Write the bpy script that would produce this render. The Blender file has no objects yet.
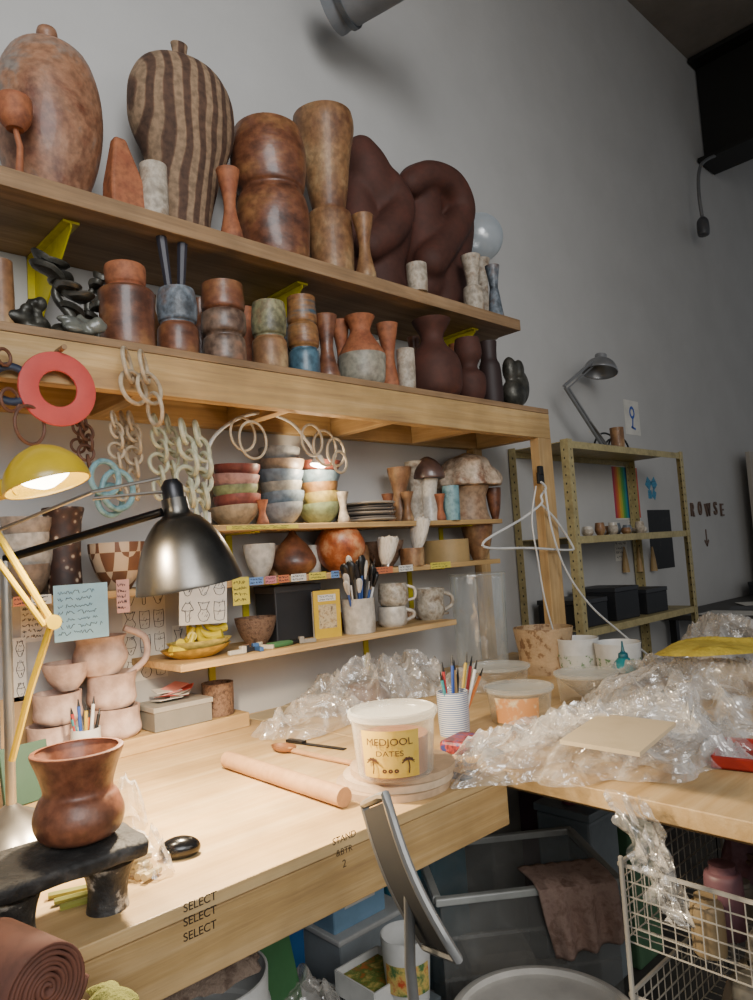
import bpy,bmesh,math,random
from mathutils import Vector,Matrix,noise
random.seed(3)
F=715.0
Xc=Vector((764,-5,-715)).normalized()
Zc=Vector((-.065,1,-.0765)); Zc=(Zc-Xc*Zc.dot(Xc)).normalized()
Yc=Zc.cross(Xc)
R=Matrix((Xc,Yc,Zc)); RT=R.transposed()
CAM=Vector((0,-1.97,1.40))
def ray(px,py): return R@Vector(((px-376.5)/F,(500-py)/F,-1))
def onz(px,py,z):
    d=ray(px,py); return CAM+d*((z-CAM.z)/d.z)
def ony(px,py,y):
    d=ray(px,py); return CAM+d*((y-CAM.y)/d.y)
def onx(px,py,x):
    d=ray(px,py); return CAM+d*((x-CAM.x)/d.x)
def at(px,py,t): return CAM+ray(px,py)*t
def sc(p): return -(RT@(Vector(p)-CAM)).z/F
COL=bpy.context.scene.collection
# ---------------------------------------------------------------- materials
def hx(h):
    h=h.lstrip('#'); c=[int(h[i:i+2],16)/255 for i in (0,2,4)]
    return tuple([(x/12.92 if x<=.04045 else ((x+.055)/1.055)**2.4) for x in c])+(1,)
MC={}
def mul(c,k): return (min(c[0]*k,1),min(c[1]*k,1),min(c[2]*k,1),1)
def M(name,c1,c2=None,c3=None,s=8,rough=.55,metal=0,bump=0,coat=0,stretch=(1,1,1),alpha=None,emit=0,kind='noise',dist=0,pos=(.36,.5,.64),bs=None,spk=0,sps=60):
    if name in MC: return MC[name]
    m=bpy.data.materials.new(name); m.use_nodes=True; nt=m.node_tree; N=nt.nodes; L=nt.links
    b=N['Principled BSDF']; b.inputs['Roughness'].default_value=rough; b.inputs['Metallic'].default_value=metal
    b.inputs['Coat Weight'].default_value=coat
    c1=hx(c1)
    if c2 is None: a,bb,c=mul(c1,.86),c1,mul(c1,1.1)
    else:
        a=c1; bb=hx(c2); c=hx(c3) if c3 else bb
    tc=N.new('ShaderNodeTexCoord'); mp=N.new('ShaderNodeMapping'); mp.inputs['Scale'].default_value=stretch
    L.new(tc.outputs['Object'],mp.inputs['Vector'])
    if kind in('wave','wavez','wavex'):
        t=N.new('ShaderNodeTexWave'); t.inputs['Scale'].default_value=s; t.inputs['Distortion'].default_value=dist; t.inputs['Detail'].default_value=1.5; t.inputs['Detail Scale'].default_value=.8; t.bands_direction={'wave':'DIAGONAL','wavez':'Z','wavex':'X'}[kind]; o=t.outputs['Fac']
    elif kind=='voronoi':
        t=N.new('ShaderNodeTexVoronoi'); t.inputs['Scale'].default_value=s; o=t.outputs['Distance']
    elif kind=='edge':
        t=N.new('ShaderNodeTexVoronoi'); t.feature='DISTANCE_TO_EDGE'; t.inputs['Scale'].default_value=s; o=t.outputs['Distance']
    elif kind=='checker':
        t=N.new('ShaderNodeTexChecker'); t.inputs['Scale'].default_value=s; o=t.outputs['Fac']
    else:
        t=N.new('ShaderNodeTexNoise'); t.inputs['Scale'].default_value=s; t.inputs['Detail'].default_value=8; t.inputs['Roughness'].default_value=.65; t.inputs['Distortion'].default_value=dist; o=t.outputs['Fac']
    L.new(mp.outputs[0],t.inputs['Vector'])
    r=N.new('ShaderNodeValToRGB'); e=r.color_ramp.elements
    e[0].position=pos[0]; e[0].color=a; e[1].position=pos[2]; e[1].color=c
    n=e.new(pos[1]); n.color=bb
    L.new(o,r.inputs[0]); colout=r.outputs[0]
    if spk:
        t3=N.new('ShaderNodeTexNoise'); t3.inputs['Scale'].default_value=sps; t3.inputs['Detail'].default_value=4; L.new(tc.outputs['Object'],t3.inputs['Vector'])
        mr=N.new('ShaderNodeMapRange'); mr.inputs[1].default_value=.35; mr.inputs[2].default_value=.62; mr.inputs[3].default_value=1-spk; mr.inputs[4].default_value=1+spk*.4
        L.new(t3.outputs['Fac'],mr.inputs[0]); mx=N.new('ShaderNodeVectorMath'); mx.operation='SCALE'; L.new(colout,mx.inputs[0]); L.new(mr.outputs[0],mx.inputs['Scale']); colout=mx.outputs[0]
    L.new(colout,b.inputs['Base Color'])
    if bump:
        t2=N.new('ShaderNodeTexNoise'); t2.inputs['Scale'].default_value=bs or s*4; t2.inputs['Detail'].default_value=6
        L.new(mp.outputs[0],t2.inputs['Vector'])
        bp=N.new('ShaderNodeBump'); bp.inputs['Strength'].default_value=bump; bp.inputs['Distance'].default_value=.01
        L.new(t2.outputs['Fac'],bp.inputs['Height']); L.new(bp.outputs[0],b.inputs['Normal'])
    if alpha is not None: b.inputs['Alpha'].default_value=alpha
    if emit: L.new(r.outputs[0],b.inputs['Emission Color']); b.inputs['Emission Strength'].default_value=emit
    MC[name]=m; return m
def wood(name,c1,c2,c3,ax='x',s=4,rough=.65):
    st={'x':(.35,7,7),'y':(7,.35,7),'z':(7,7,.35)}[ax]
    return M(name,c1,c2,c3,s=s,rough=rough,stretch=st,bump=.15,dist=.7,pos=(.3,.5,.68),spk=.2,sps=6)
def glassy(name,col,f0,f1,rough=.1,ns=0,s=14,bump=0,bs=18,gl=.5,tint='ffffff',pwr=2.0):
    m=bpy.data.materials.new(name); m.use_nodes=True; nt=m.node_tree; N=nt.nodes; L=nt.links
    for n in list(N):
        if n.type!='OUTPUT_MATERIAL': N.remove(n)
    out=[n for n in N][0]
    tr=N.new('ShaderNodeBsdfTransparent'); tr.inputs[0].default_value=hx(tint)
    g=N.new('ShaderNodeBsdfGlossy'); g.inputs['Roughness'].default_value=rough; g.inputs['Color'].default_value=(.95,.95,.95,1)
    d=N.new('ShaderNodeBsdfDiffuse'); d.inputs['Color'].default_value=hx(col)
    m1=N.new('ShaderNodeMixShader'); m1.inputs[0].default_value=gl; L.new(d.outputs[0],m1.inputs[1]); L.new(g.outputs[0],m1.inputs[2])
    lw=N.new('ShaderNodeLayerWeight'); lw.inputs[0].default_value=.5
    pw=N.new('ShaderNodeMath'); pw.operation='POWER'; pw.inputs[1].default_value=pwr; L.new(lw.outputs['Facing'],pw.inputs[0])
    mr=N.new('ShaderNodeMapRange'); mr.inputs[3].default_value=f0; mr.inputs[4].default_value=f1; L.new(pw.outputs[0],mr.inputs[0])
    fac=mr.outputs[0]; tc=N.new('ShaderNodeTexCoord')
    if ns:
        t=N.new('ShaderNodeTexNoise'); t.inputs['Scale'].default_value=s; t.inputs['Detail'].default_value=5; t.inputs['Distortion'].default_value=1.8; L.new(tc.outputs['Object'],t.inputs['Vector'])
        m2=N.new('ShaderNodeMapRange'); m2.inputs[1].default_value=.44; m2.inputs[2].default_value=.66; m2.inputs[3].default_value=0; m2.inputs[4].default_value=ns; L.new(t.outputs['Fac'],m2.inputs[0])
        ad=N.new('ShaderNodeMath'); ad.operation='ADD'; ad.use_clamp=True; L.new(fac,ad.inputs[0]); L.new(m2.outputs[0],ad.inputs[1]); fac=ad.outputs[0]
    if bump:
        t3=N.new('ShaderNodeTexNoise'); t3.inputs['Scale'].default_value=bs; t3.inputs['Detail'].default_value=2; t3.inputs['Distortion'].default_value=2.2
        L.new(tc.outputs['Object'],t3.inputs['Vector'])
        bp=N.new('ShaderNodeBump'); bp.inputs['Strength'].default_value=bump; bp.inputs['Distance'].default_value=.03; L.new(t3.outputs['Fac'],bp.inputs['Height'])
        L.new(bp.outputs[0],g.inputs['Normal']); L.new(bp.outputs[0],d.inputs['Normal'])
    mx=N.new('ShaderNodeMixShader'); L.new(fac,mx.inputs[0]); L.new(tr.outputs[0],mx.inputs[1]); L.new(m1.outputs[0],mx.inputs[2]); L.new(mx.outputs[0],out.inputs[0])
    MC[name]=m; return m
# pottery
mJAR=M('jar_glaze','6a3e2a','966c50','80746a',s=6,rough=.5,bump=.2,coat=.1,dist=.5,spk=.3,pos=(.38,.52,.62))
mSTR=M('striped_clay','50392b','6c503c','8c7258',s=7.5,rough=.85,kind='wavex',dist=5,pos=(.3,.5,.62),spk=.35,bump=.2,bs=80,stretch=(1,1,.8))
mTER=M('terracotta','864a2e','9c5e3b','6c3e2a',s=9,rough=.7,bump=.15,spk=.25)
mBRN=M('brown_glaze','47291c','70442d','8c603b',s=6,rough=.42,coat=.15,stretch=(1,1,1.8),bump=.2,spk=.3,sps=45)
mTAN=M('tan_ash_glaze','654027','8a6440','a88a62',s=7,rough=.55,coat=.08,stretch=(1,1,.7),bump=.2,spk=.3,sps=50)
mDRK=M('dark_red_clay','3e1f15','47261b','50291d',s=10,rough=.75,spk=.1)
mCUP=M('pale_ash_glaze','8f8270','b4a896','86705a',s=16,rough=.6,bump=.15,spk=.25)
mBLU=M('blue_grey_glaze','3c4146','6f7880','6a4c38',s=10,rough=.5,coat=.1,bump=.2,spk=.4)
mGRN=M('green_ash_glaze','504c34','84805e','75503a',s=10,rough=.5,coat=.1,bump=.2,spk=.4)
mMET=M('gunmetal_glaze','2a2925','44423a','5c5850',s=16,rough=.4,metal=.45,bump=.2)
mAMB=M('amber_blue_glaze','34505e','8a6238','6a4028',s=14,rough=.45,coat=.1,stretch=(.3,.3,2.4),bump=.2,spk=.3)
mBSQ=M('bisque_clay','a2877a','bea294','ccb4a8',s=9,rough=.85,bump=.2,spk=.18,sps=30)
mSPK=M('speckled_brown','c4ae94','4a2f22','33211a',s=42,kind='voronoi',rough=.55,pos=(.12,.28,.6))
mTRI=M('triangle_pattern','b9a184','b9a184','6a4630',s=30,kind='checker',rough=.5,stretch=(1,1,.7))
mMSH=M('mushroom_cap','7c5a44','b09880','ccb8a0',s=18,rough=.5,spk=.3,coat=.1,pos=(.38,.48,.6))
mWHC=M('white_glaze','b0a89a','c8c0b2','9c9080',s=14,rough=.4,coat=.15,spk=.16)
mWOV=M('woven_brown','5c4332','7d604a','4b3526',s=60,rough=.7,bump=.5)
mORG=M('orange_shell','6f2f18','a8582c','c89468',s=16,rough=.4,coat=.2)
mPINE=wood('pine_x','967650','b6945f','c8a878','x')
mPINEY=wood('pine_y','94744e','b2905e','c4a476','y')
mPINEZ=wood('pine_z','94744e','b2905e','c4a476','z')
mPLY=wood('plywood_top','b4925e','c8a672','d6b988','x',s=2.5,rough=.5)
mSHLF=wood('tan_plywood_plank','745a3e','907250','a48664','x')
mYEL=M('yellow_paint','b8aa14','c9bb1c','b0a010',rough=.5)
mBLK=M('black_plastic','121212',rough=.4)
mBKM=M('black_metal','161618',rough=.3,metal=.6)
mGUN=M('gunmetal_shade','55534f','605d58','6c6862',rough=.3,metal=.95)
mSTL=M('brushed_steel','a8a49c',rough=.3,metal=.9)
mDKS=M('dark_steel','38383a',rough=.35,metal=.8)
mSLV=M('silver_grey','8c8c8c',rough=.35,metal=.5)
mWHT=M('white_plastic','ccccc8',rough=.4)
mCRM=M('cream_metal','9c8e62','aa9c6e','90835a',rough=.5,spk=.15)
mPAP=M('paper','d2cec4',rough=.8)
mBNT=M('blue_note','8fb8cc','98c2d4','a0cadc',s=6,rough=.85)
mRED=M('red_coral','b8443c',rough=.6)
mTEAL=M('teal_glaze','5a7f84','7a9fa4','466a70',s=20,rough=.45)
mCLR=glassy('clear_plastic','dcd6c6',.07,.6,.12,gl=.35)
mCLRL=glassy('clear_lid','dcdcd2',.20,.7,.2,gl=.3)
mGLS=glassy('clear_glass','dfe8e4',.10,.95,.05,gl=.6,pwr=1.8)
mFLM=glassy('crumpled_film','efece6',.14,.6,.10,ns=.42,s=8,bump=.75,bs=11,gl=.42)
mFLB=glassy('milky_film','dcd6cc',.26,.75,.16,ns=.42,s=9,bump=.6,bs=13,gl=.32)
mNVY=M('storage_blue','2a5f94',rough=.35)
mWIRE=M('white_wire','aaa69c',rough=.45)
mGRNP=M('green_plastic','3c6a40',rough=.5)
mYCL=M('yellow_cloth','a08a28','b09a34','bca63e',s=30,rough=.95,bump=.4)
mBLC=M('beige_chain_clay','a08e74','b4a286',rough=.7,spk=.2)
mPLC=M('pale_chain_glaze','a8a88c','b6b69a',rough=.5,spk=.15)
mBRC=M('brown_chain_clay','4c3226','62402f',rough=.6)
mBULB=M('bulb_glow','fff0d0',emit=16)
mTWL=M('towel_cloth','7d6a5c','8d7a6a','6a584c',s=40,rough=.95,bump=.7)
mINK=M('stamp_ink','33281c')
mPEN=M('pen_ink','2c2c34')
# ---------------------------------------------------------------- mesh helpers
def O(name,me,mat,parent=None,loc=(0,0,0),rot=(0,0,0)):
    o=bpy.data.objects.new(name,me)
    if mat is not None:
        for k in (mat if isinstance(mat,(list,tuple)) else [mat]): me.materials.append(k)
    o.location=loc; o.rotation_euler=rot
    if parent: o.parent=parent
    COL.objects.link(o); return o
def top(o,label,cat,group=None):
    o['label']=label; o['category']=cat
    if group: o['group']=group
    return o
def root(name,loc,label,cat,group=None,rz=0,rot=None):
    o=bpy.data.objects.new(name,None); o.empty_display_size=.03; o.location=loc; o.rotation_euler=rot or (0,0,rz); COL.objects.link(o)
    return top(o,label,cat,group)
def fin(bm,smooth=True,ang=38,name='m'):
    bmesh.ops.recalc_face_normals(bm,faces=bm.faces)
    me=bpy.data.meshes.new(name); bm.to_mesh(me); bm.free()
    if smooth:
        for p in me.polygons: p.use_smooth=True
        me.set_sharp_from_angle(angle=math.radians(ang))
    return me
def lathe_bm(prof,seg=36,sq=(1,1)):
    bm=bmesh.new(); rings=[]
    for r,z in prof:
        if r<1e-5: rings.append([bm.verts.new((0,0,z))])
        else: rings.append([bm.verts.new((r*math.cos(2*math.pi*i/seg)*sq[0],r*math.sin(2*math.pi*i/seg)*sq[1],z)) for i in range(seg)])
    for a,b in zip(rings,rings[1:]):
        if len(a)==1 and len(b)==1: continue
        for i in range(seg):
            j=(i+1)%seg
            if len(a)==1: bm.faces.new((a[0],b[i],b[j]))
            elif len(b)==1: bm.faces.new((a[i],a[j],b[0]))
            else: bm.faces.new((a[i],a[j],b[j],b[i]))
    return bm
def catmull(prof,n=4):
    out=[]
    P=[Vector((a,b)) for a,b in prof]
    for i in range(len(P)-1):
        p0=P[max(i-1,0)];p1=P[i];p2=P[i+1];p3=P[min(i+2,len(P)-1)]
        for k in range(n):
            t=k/n
            q=.5*((2*p1)+(p2-p0)*t+(2*p0-5*p1+4*p2-p3)*t*t+(3*p1-p0-3*p2+p3)*t**3)
            out.append((max(q.x,0),q.y))
    out.append(tuple(P[-1])); return out
def vessel(prof,r,h,wall=.1,smooth=True,opened=True,seg=36,sq=(1,1)):
    p=catmull(prof) if smooth else prof
    out=[(a*r,b*h) for a,b in p]; t=wall*r
    full=[(0,0)]+out
    if opened:
        inn=[(max(a-t,.001),max(b,t)) for a,b in out][::-1]
        full+= [inn[0]]+[q for q in inn[1:] if q[1]>t*1.01]+[(0,t*1.2)]
    else: full+=[(0,out[-1][1])]
    return fin(lathe_bm(full,seg,sq))
def shade(prof,r,h,t=.003,seg=48):
    out=[(a*r,b*h) for a,b in catmull(prof)]
    inn=[(max(a-t,.001),b if i==0 else max(b-t,0)) for i,(a,b) in enumerate(out)]
    return fin(lathe_bm([(0,inn[-1][1])]+inn[::-1]+out+[(0,out[-1][1])],seg))
def wobble(me,amt,seed):
    for v in me.vertices:
        n=noise.noise(v.co*9+Vector((seed*3.7,seed,0)))*amt; r=math.hypot(v.co.x,v.co.y)
        if r>1e-4: v.co.x*=1+n; v.co.y*=1+n
        v.co.x+=.25*amt*v.co.z*math.sin(seed)
    return me
def box_bm(bm,size,loc=(0,0,0),rot=None,mi=0):
    M4=Matrix.Translation(loc)@(rot.to_4x4() if rot else Matrix.Identity(4))@Matrix.Diagonal((*size,1))
    r=bmesh.ops.create_cube(bm,size=1,matrix=M4)
    fs=set()
    for v in r['verts']: fs.update(v.link_faces)
    for f in fs: f.material_index=mi
def boxes(name,lst,mat,parent=None,loc=(0,0,0),rot=(0,0,0),bev=.002):
    bm=bmesh.new()
    for b in lst: box_bm(bm,*b)
    o=O(name,fin(bm,False),mat,parent,loc,rot)
    if bev:
        md=o.modifiers.new('bevel','BEVEL'); md.width=bev; md.segments=2; md.limit_method='ANGLE'
    return o
def tube_bm(bm,pts,r,seg=10,cyc=False,r2=None):
    pts=[Vector(p) for p in pts]; n=len(pts); rings=[]; up=None
    for i,p in enumerate(pts):
        a=pts[(i-1)%n] if (cyc or i>0) else p; b=pts[(i+1)%n] if (cyc or i<n-1) else p
        d=(b-a).normalized()
        if up is None: up=d.orthogonal().normalized()
        up=(up-d*up.dot(d)).normalized(); s=d.cross(up)
        rr=r if r2 is None else r+(r2-r)*i/(n-1)
        rings.append([bm.verts.new(p+(up*math.cos(2*math.pi*k/seg)+s*math.sin(2*math.pi*k/seg))*rr) for k in range(seg)])
    m=n if cyc else n-1
    for i in range(m):
        a=rings[i];b=rings[(i+1)%n]
        for k in range(seg): bm.faces.new((a[k],a[(k+1)%seg],b[(k+1)%seg],b[k]))
    if not cyc: bm.faces.new(rings[0]); bm.faces.new(rings[-1])
def tube_me(pts,r,seg=10,cyc=False,r2=None):
    bm=bmesh.new(); tube_bm(bm,pts,r,seg,cyc,r2); return fin(bm)
def smoothpts(pts,n=6):
    P=[Vector(p) for p in pts]; out=[]
    for i in range(len(P)-1):
        p0=P[max(i-1,0)];p1=P[i];p2=P[i+1];p3=P[min(i+2,len(P)-1)]
        for k in range(n):
            t=k/n; out.append(.5*((2*p1)+(p2-p0)*t+(2*p0-5*p1+4*p2-p3)*t*t+(3*p1-p0-3*p2+p3)*t**3))
    out.append(P[-1]); return out
def torus_me(R_,r,seg=28,s2=10,flat=1,pw=1):
    bm=bmesh.new(); rg=[]
    for i in range(seg):
        a=2*math.pi*i/seg; q=[]
        for k in range(s2):
            b=2*math.pi*k/s2; cb,sb=math.cos(b),math.sin(b)
            cb=math.copysign(abs(cb)**pw,cb); sb=math.copysign(abs(sb)**pw,sb)
            q.append(bm.verts.new(((R_+r*cb)*math.cos(a),r*flat*sb,(R_+r*cb)*math.sin(a))))
        rg.append(q)
    for i in range(seg):
        a=rg[i];b=rg[(i+1)%seg]
        for k in range(s2): bm.faces.new((a[k],a[(k+1)%s2],b[(k+1)%s2],b[k]))
    return fin(bm)
def blob(name,els,mat,vox=.008,loc=(0,0,0),parent=None,sm=4):
    bm=bmesh.new()
    for c,rad in els: bmesh.ops.create_icosphere(bm,subdivisions=3,radius=1,matrix=Matrix.Translation(c)@Matrix.Diagonal((*rad,1)))
    me=bpy.data.meshes.new(name); bm.to_mesh(me); bm.free()
    o=O(name,me,mat,parent,loc)
    md=o.modifiers.new('r','REMESH'); md.mode='VOXEL'; md.voxel_size=vox; md.use_smooth_shade=True
    md=o.modifiers.new('s','SMOOTH'); md.iterations=sm; md.factor=.7
    return o
def sheet(name,c,rx,ry,h,seed,mat,label,cat,rz=0,rough=1.0,n=44,out=.18,fr=9,dome=1):
    bm=bmesh.new(); ns=n; na=n*2
    sd=Vector((seed*7.3,seed*3.1,seed*1.7)); rings=[]
    def hh(x,y,q):
        p=Vector((x*fr,y*fr,0))+sd
        wp=p+Vector((noise.noise(p*.7),noise.noise(p*.7+Vector((5,5,5))),0))*1.4
        v=1-abs(noise.noise(wp))*2.4; v2=1-abs(noise.noise(wp*2.0+Vector((3,1,2))))*2.4
        v3=1-abs(noise.noise(wp*4.4+Vector((8,1,2))))*2.4
        w=noise.noise(Vector((x*4,y*4,0))+sd)*.5+.5
        return .002+h*(dome*(1-q**2.2)*(.25+.75*w)+rough*(1-q**8)*max(0,.34*v*max(v,.3)+.08*v2+.035*v3))
    for i in range(1,ns+1):
        q=i/ns; rg=[]
        for k in range(na):
            a=2*math.pi*k/na
            o_=1+out*noise.noise(Vector((math.cos(a)*2,math.sin(a)*2,0))+sd)*2+out*.6*noise.noise(Vector((math.cos(a)*7,math.sin(a)*7,3))+sd)
            x=rx*q*math.cos(a)*o_; y=ry*q*math.sin(a)*o_
            rg.append(bm.verts.new((x,y,hh(x,y,q))))
        rings.append(rg)
    c0=bm.verts.new((0,0,hh(0,0,0)))
    for k in range(na): bm.faces.new((c0,rings[0][k],rings[0][(k+1)%na]))
    for a,b in zip(rings,rings[1:]):
        for k in range(na): bm.faces.new((a[k],b[k],b[(k+1)%na],a[(k+1)%na]))
    o=O(name,fin(bm,True,75),mat,None,c,(0,0,rz)); return top(o,label,cat)
def text_me(body,size,w=None,ext=.0006,off=0):
    cu=bpy.data.curves.new('t','FONT'); cu.body=body; cu.size=size; cu.align_x='CENTER'; cu.align_y='CENTER'; cu.extrude=ext; cu.offset=off
    o=bpy.data.objects.new('t',cu); COL.objects.link(o); bpy.context.view_layer.update()
    me=bpy.data.meshes.new_from_object(o.evaluated_get(bpy.context.evaluated_depsgraph_get()))
    bpy.data.objects.remove(o)
    if w:
        xs=[v.co.x for v in me.vertices]; ww=max(xs)-min(xs)
        for v in me.vertices: v.co.x*=w/ww
    return me
def patch_me(r,a0,a1,z0,z1,n=16,r2=None):
    bm=bmesh.new(); lo=[];hi=[]
    r2=r2 or r
    for i in range(n+1):
        a=a0+(a1-a0)*i/n
        lo.append(bm.verts.new((r*math.cos(a),r*math.sin(a),z0))); hi.append(bm.verts.new((r2*math.cos(a),r2*math.sin(a),z1)))
    for i in range(n): bm.faces.new((lo[i],lo[i+1],hi[i+1],hi[i]))
    return fin(bm)
def wrap(me,r,ang,z,dr=.001):
    for v in me.vertices:
        x,y,zz=v.co; a=ang+x/r
        v.co=((r+dr+zz)*math.cos(a),(r+dr+zz)*math.sin(a),z+y)
    return me
def face(p): return math.atan2(CAM.y-p.y,CAM.x-p.x)
def handwriting(parent,w,h,rows,seed,mat,y=-.0012,fr=.85):
    bm=bmesh.new(); rnd=random.Random(seed)
    for r in range(rows):
        z=h*.5*fr-(r+.5)*h*fr/rows; x=-w*.43; end=w*(.2+.23*rnd.random()); pts=[]
        while x<end:
            pts.append((x,y,z+(rnd.random()-.5)*h*.55/rows)); x+=w*.022
            if rnd.random()<.16 and len(pts)>3:
                tube_bm(bm,pts,.0007,4); pts=[]; x+=w*.035
        if len(pts)>2: tube_bm(bm,pts,.0007,4)
    O('handwriting',fin(bm,False),mat,parent)
def inkdraw(parent,w,h,seed,mat,nx=2,nz=2,y=-.0012):
    bm=bmesh.new(); rnd=random.Random(seed)
    pr=[[(.4,0),(.5,.1),(1,.5),(.6,.85),(.7,1)],[(.6,0),(1,.3),(.5,.6),(1,1)],[(.3,0),(.4,.5),(1,.6),(.3,1)],[(.8,0),(1,.5),(.9,1)]]
    for i in range(nx):
        for j in range(nz):
            cw=w/nx*.36; ch=h/nz*.72; cx=-w/2+w*(i+.5)/nx; cz=-h/2+h*(j+.5)/nz-ch/2
            p=catmull(rnd.choice(pr),3)
            for sg in (-1,1): tube_bm(bm,[(cx+sg*a*cw,y,cz+b*ch) for a,b in p],.0009,4)
            for b in (0,rnd.random()*.4+.3,.98):
                a=min(p,key=lambda q:abs(q[1]-b))[0]; tube_bm(bm,[(cx-a*cw,y,cz+b*ch),(cx,y,cz+b*ch-.06*ch),(cx+a*cw,y,cz+b*ch)],.0008,4)
            for k in range(6):
                x=cx+(rnd.random()-.5)*cw; z=cz+rnd.random()*ch; tube_bm(bm,[(x,y,z),(x+cw*.2,y,z+ch*.12)],.0006,4)
    O('ink_drawing',fin(bm,False),mat,parent)
PN=[0]
def loc_of(px,tp,bt,y,z):
    if y is None:
        p=onz(px,bt,z); y=p.y; X=p.x
    else: X=ony(px,(tp+bt)/2,y).x
    h=ony(px,tp,y).z-z
    p=Vector((X,y,z)); return p,h,sc(Vector((X,y,z+h/2)))
def pot(name,px,tp,bt,w,y,z,prof,mat,label,cat,group=None,wall=.1,opened=True,smooth=True,sq=(1,1),rot=0,handle=None,k=.95,wob=.06):
    p,h,s=loc_of(px,tp,bt,y,z); r=w*s/2*k; PN[0]+=1
    me=vessel(prof,r,h,wall,smooth,opened,sq=sq)
    if wob: wobble(me,wob,PN[0])
    if handle is None:
        o=O(name,me,mat,None,p,(0,0,rot)); return top(o,label,cat,group)
    e=root(name,p,label,cat,group); O('body',me,mat,e)
    a,z0,z1,out=handle
    d=Vector((math.cos(a),math.sin(a),0)); rr=max(q[0] for q in prof)*r*.93
    pts=[d*rr+Vector((0,0,z0*h)),d*(rr+out*r)+Vector((0,0,(z0*.7+z1*.3)*h)),d*(rr+out*r)+Vector((0,0,(z0*.25+z1*.75)*h)),d*rr*.98+Vector((0,0,z1*h))]
    O('handle',tube_me(smoothpts(pts),r*.13),mat,e); return e
def twotone(o,mat2,frac):
    """second glaze above a height fraction of the pot"""
    me=o.data; zs=[v.co.z for v in me.vertices]; zc=min(zs)+(max(zs)-min(zs))*frac
    me.materials.append(mat2)
    for p in me.polygons:
        if p.center.z>zc: p.material_index=1
    return o
CYL=[(.92,0),(.96,.04),(1,.5),(1,1)]
TUBC=[(.80,0),(.84,.03),(1,.96),(1,1)]
BOWL=[(.4,0),(.46,.05),(.75,.35),(.95,.75),(1,1)]
HOUR=[(.85,0),(.95,.1),(.5,.5),(.9,.92),(1,1)]
STK2=[(.8,0),(.97,.06),(1,.3),(.96,.44),(.84,.48),(.84,.52),(.95,.56),(1,.75),(.93,.94),(.88,1)]
STK3=[(.85,0),(1,.06),(.97,.3),(.84,.34),(.86,.37),(1,.42),(.97,.62),(.84,.66),(.96,.72),(.9,1)]
EGG=[(.45,0),(.62,.06),(.9,.28),(1,.5),(.95,.68),(.74,.83),(.38,.895),(.17,.91),(.15,.93),(.2,.97),(.18,1)]
BULB=[(.6,0),(.9,.2),(1,.42),(.8,.65),(.5,.8),(.55,.95),(.6,1)]
# ---------------------------------------------------------------- room
def struct(o): o['kind']='structure'; return o
mWALL=M('painted_wall','b3b1ad','b6b4b0','b9b7b3',s=3,rough=.85,bump=.05,bs=60)
mFLR=M('concrete_floor','3c3835','48443f','524c46',s=5,rough=.8)
mCEIL=M('ceiling_paint','7a7268','80786e','867e74',s=3,rough=.9)
struct(boxes('wall_back',[((12,.1,5.2),(3,.05,2.6))],mWALL,bev=0))
struct(boxes('floor',[((12,5,.1),(3,-2.3,-.05))],mFLR,bev=0))
struct(boxes('ceiling',[((12,2.9,.1),(3,-1.35,4.98))],mCEIL,bev=0))
o=boxes('ceiling_beam',[((.03,2.6,.78),(0,-1.3,4.52)),((.3,2.6,.03),(0,-1.3,4.13)),((.3,2.6,.03),(0,-1.3,4.90))],M('black_steel_beam','15140f',rough=.6),None,(5.45,-.01,0)); top(o,'black steel beam running across under the ceiling','beam')
e=root('hanging_power_cable',ony(702,160,-.12),'grey power cable looping down with a dark plug connector','cable')
Lc=e.location.copy()
pts=[ony(a,b,-.12)-Lc for a,b in ((753,132),(728,150),(706,160),(699,172),(699,195),(702,216))]
O('cable',tube_me(smoothpts(pts),.012,8),M('cable_grey','6a6a6a',rough=.5),e)
q=ony(703,226,-.12)-Lc
O('plug',vessel([(.5,0),(1,.1),(1,.75),(.5,1)],.038,.13,opened=False),M('plug_grey','4a4a4c',rough=.4),e,q-Vector((0,0,.07)))
A=at(332,8,2.6); B=at(470,-75,2.35)
d=(B-A).normalized(); me=vessel([(.8,0),(1,.0),(1,.03),(.97,.05),(.97,.5),(1,.52),(.97,.54),(.97,1)],.095,(B-A).length,opened=False,smooth=False)
e=root('ventilation_duct',A,'grey round metal duct hanging below the ceiling','duct'); e.rotation_euler=d.to_track_quat('Z','Y').to_euler()
O('duct_body',me,M('duct_grey','7c8084',rough=.5,metal=.1),e)
O('end_band',vessel([(1,0),(1,1)],.100,.02,opened=False,smooth=False),M('duct_band','5f6468',rough=.4,metal=.5),e,(0,0,.05))
# ---------------------------------------------------------------- top wall shelf
TZ=2.30
e=root('wall_shelf',(0,0,TZ),'long brown wooden plank shelf on yellow wall brackets','shelf')
boxes('plank',[((2.80,.35,.044),(.977,-.176,-.022))],mSHLF,e)
def bracket(e,X,dz,dep,hh,w=.04):
    bm=bmesh.new()
    box_bm(bm,(w,dep,.006),(X,-dep/2-.002,dz-.003)); box_bm(bm,(w,.006,hh),(X,-.005,dz-hh/2))
    v=[bm.verts.new((X+sx,yy,zz)) for sx in (-.002,.002) for yy,zz in ((-.006,dz-.004),(-dep,dz-.004),(-dep,dz-.016),(-.02,dz-hh),(-.006,dz-hh))]
    bm.faces.new(v[:5]); bm.faces.new(v[5:])
    for k in range(5): bm.faces.new((v[k],v[(k+1)%5],v[5+(k+1)%5],v[5+k]))
    O('bracket',fin(bm,False),mYEL,e)
for px in (40,262,430): bracket(e,ony(px,300 if px>100 else 240,-.05).x,-.045,.27,.2)
pot('large_jar',48,31,188,106,-.19,TZ,EGG,mJAR,'large egg-shaped jar with mottled rust and grey glaze','jar',opened=False,wob=.03)
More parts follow.
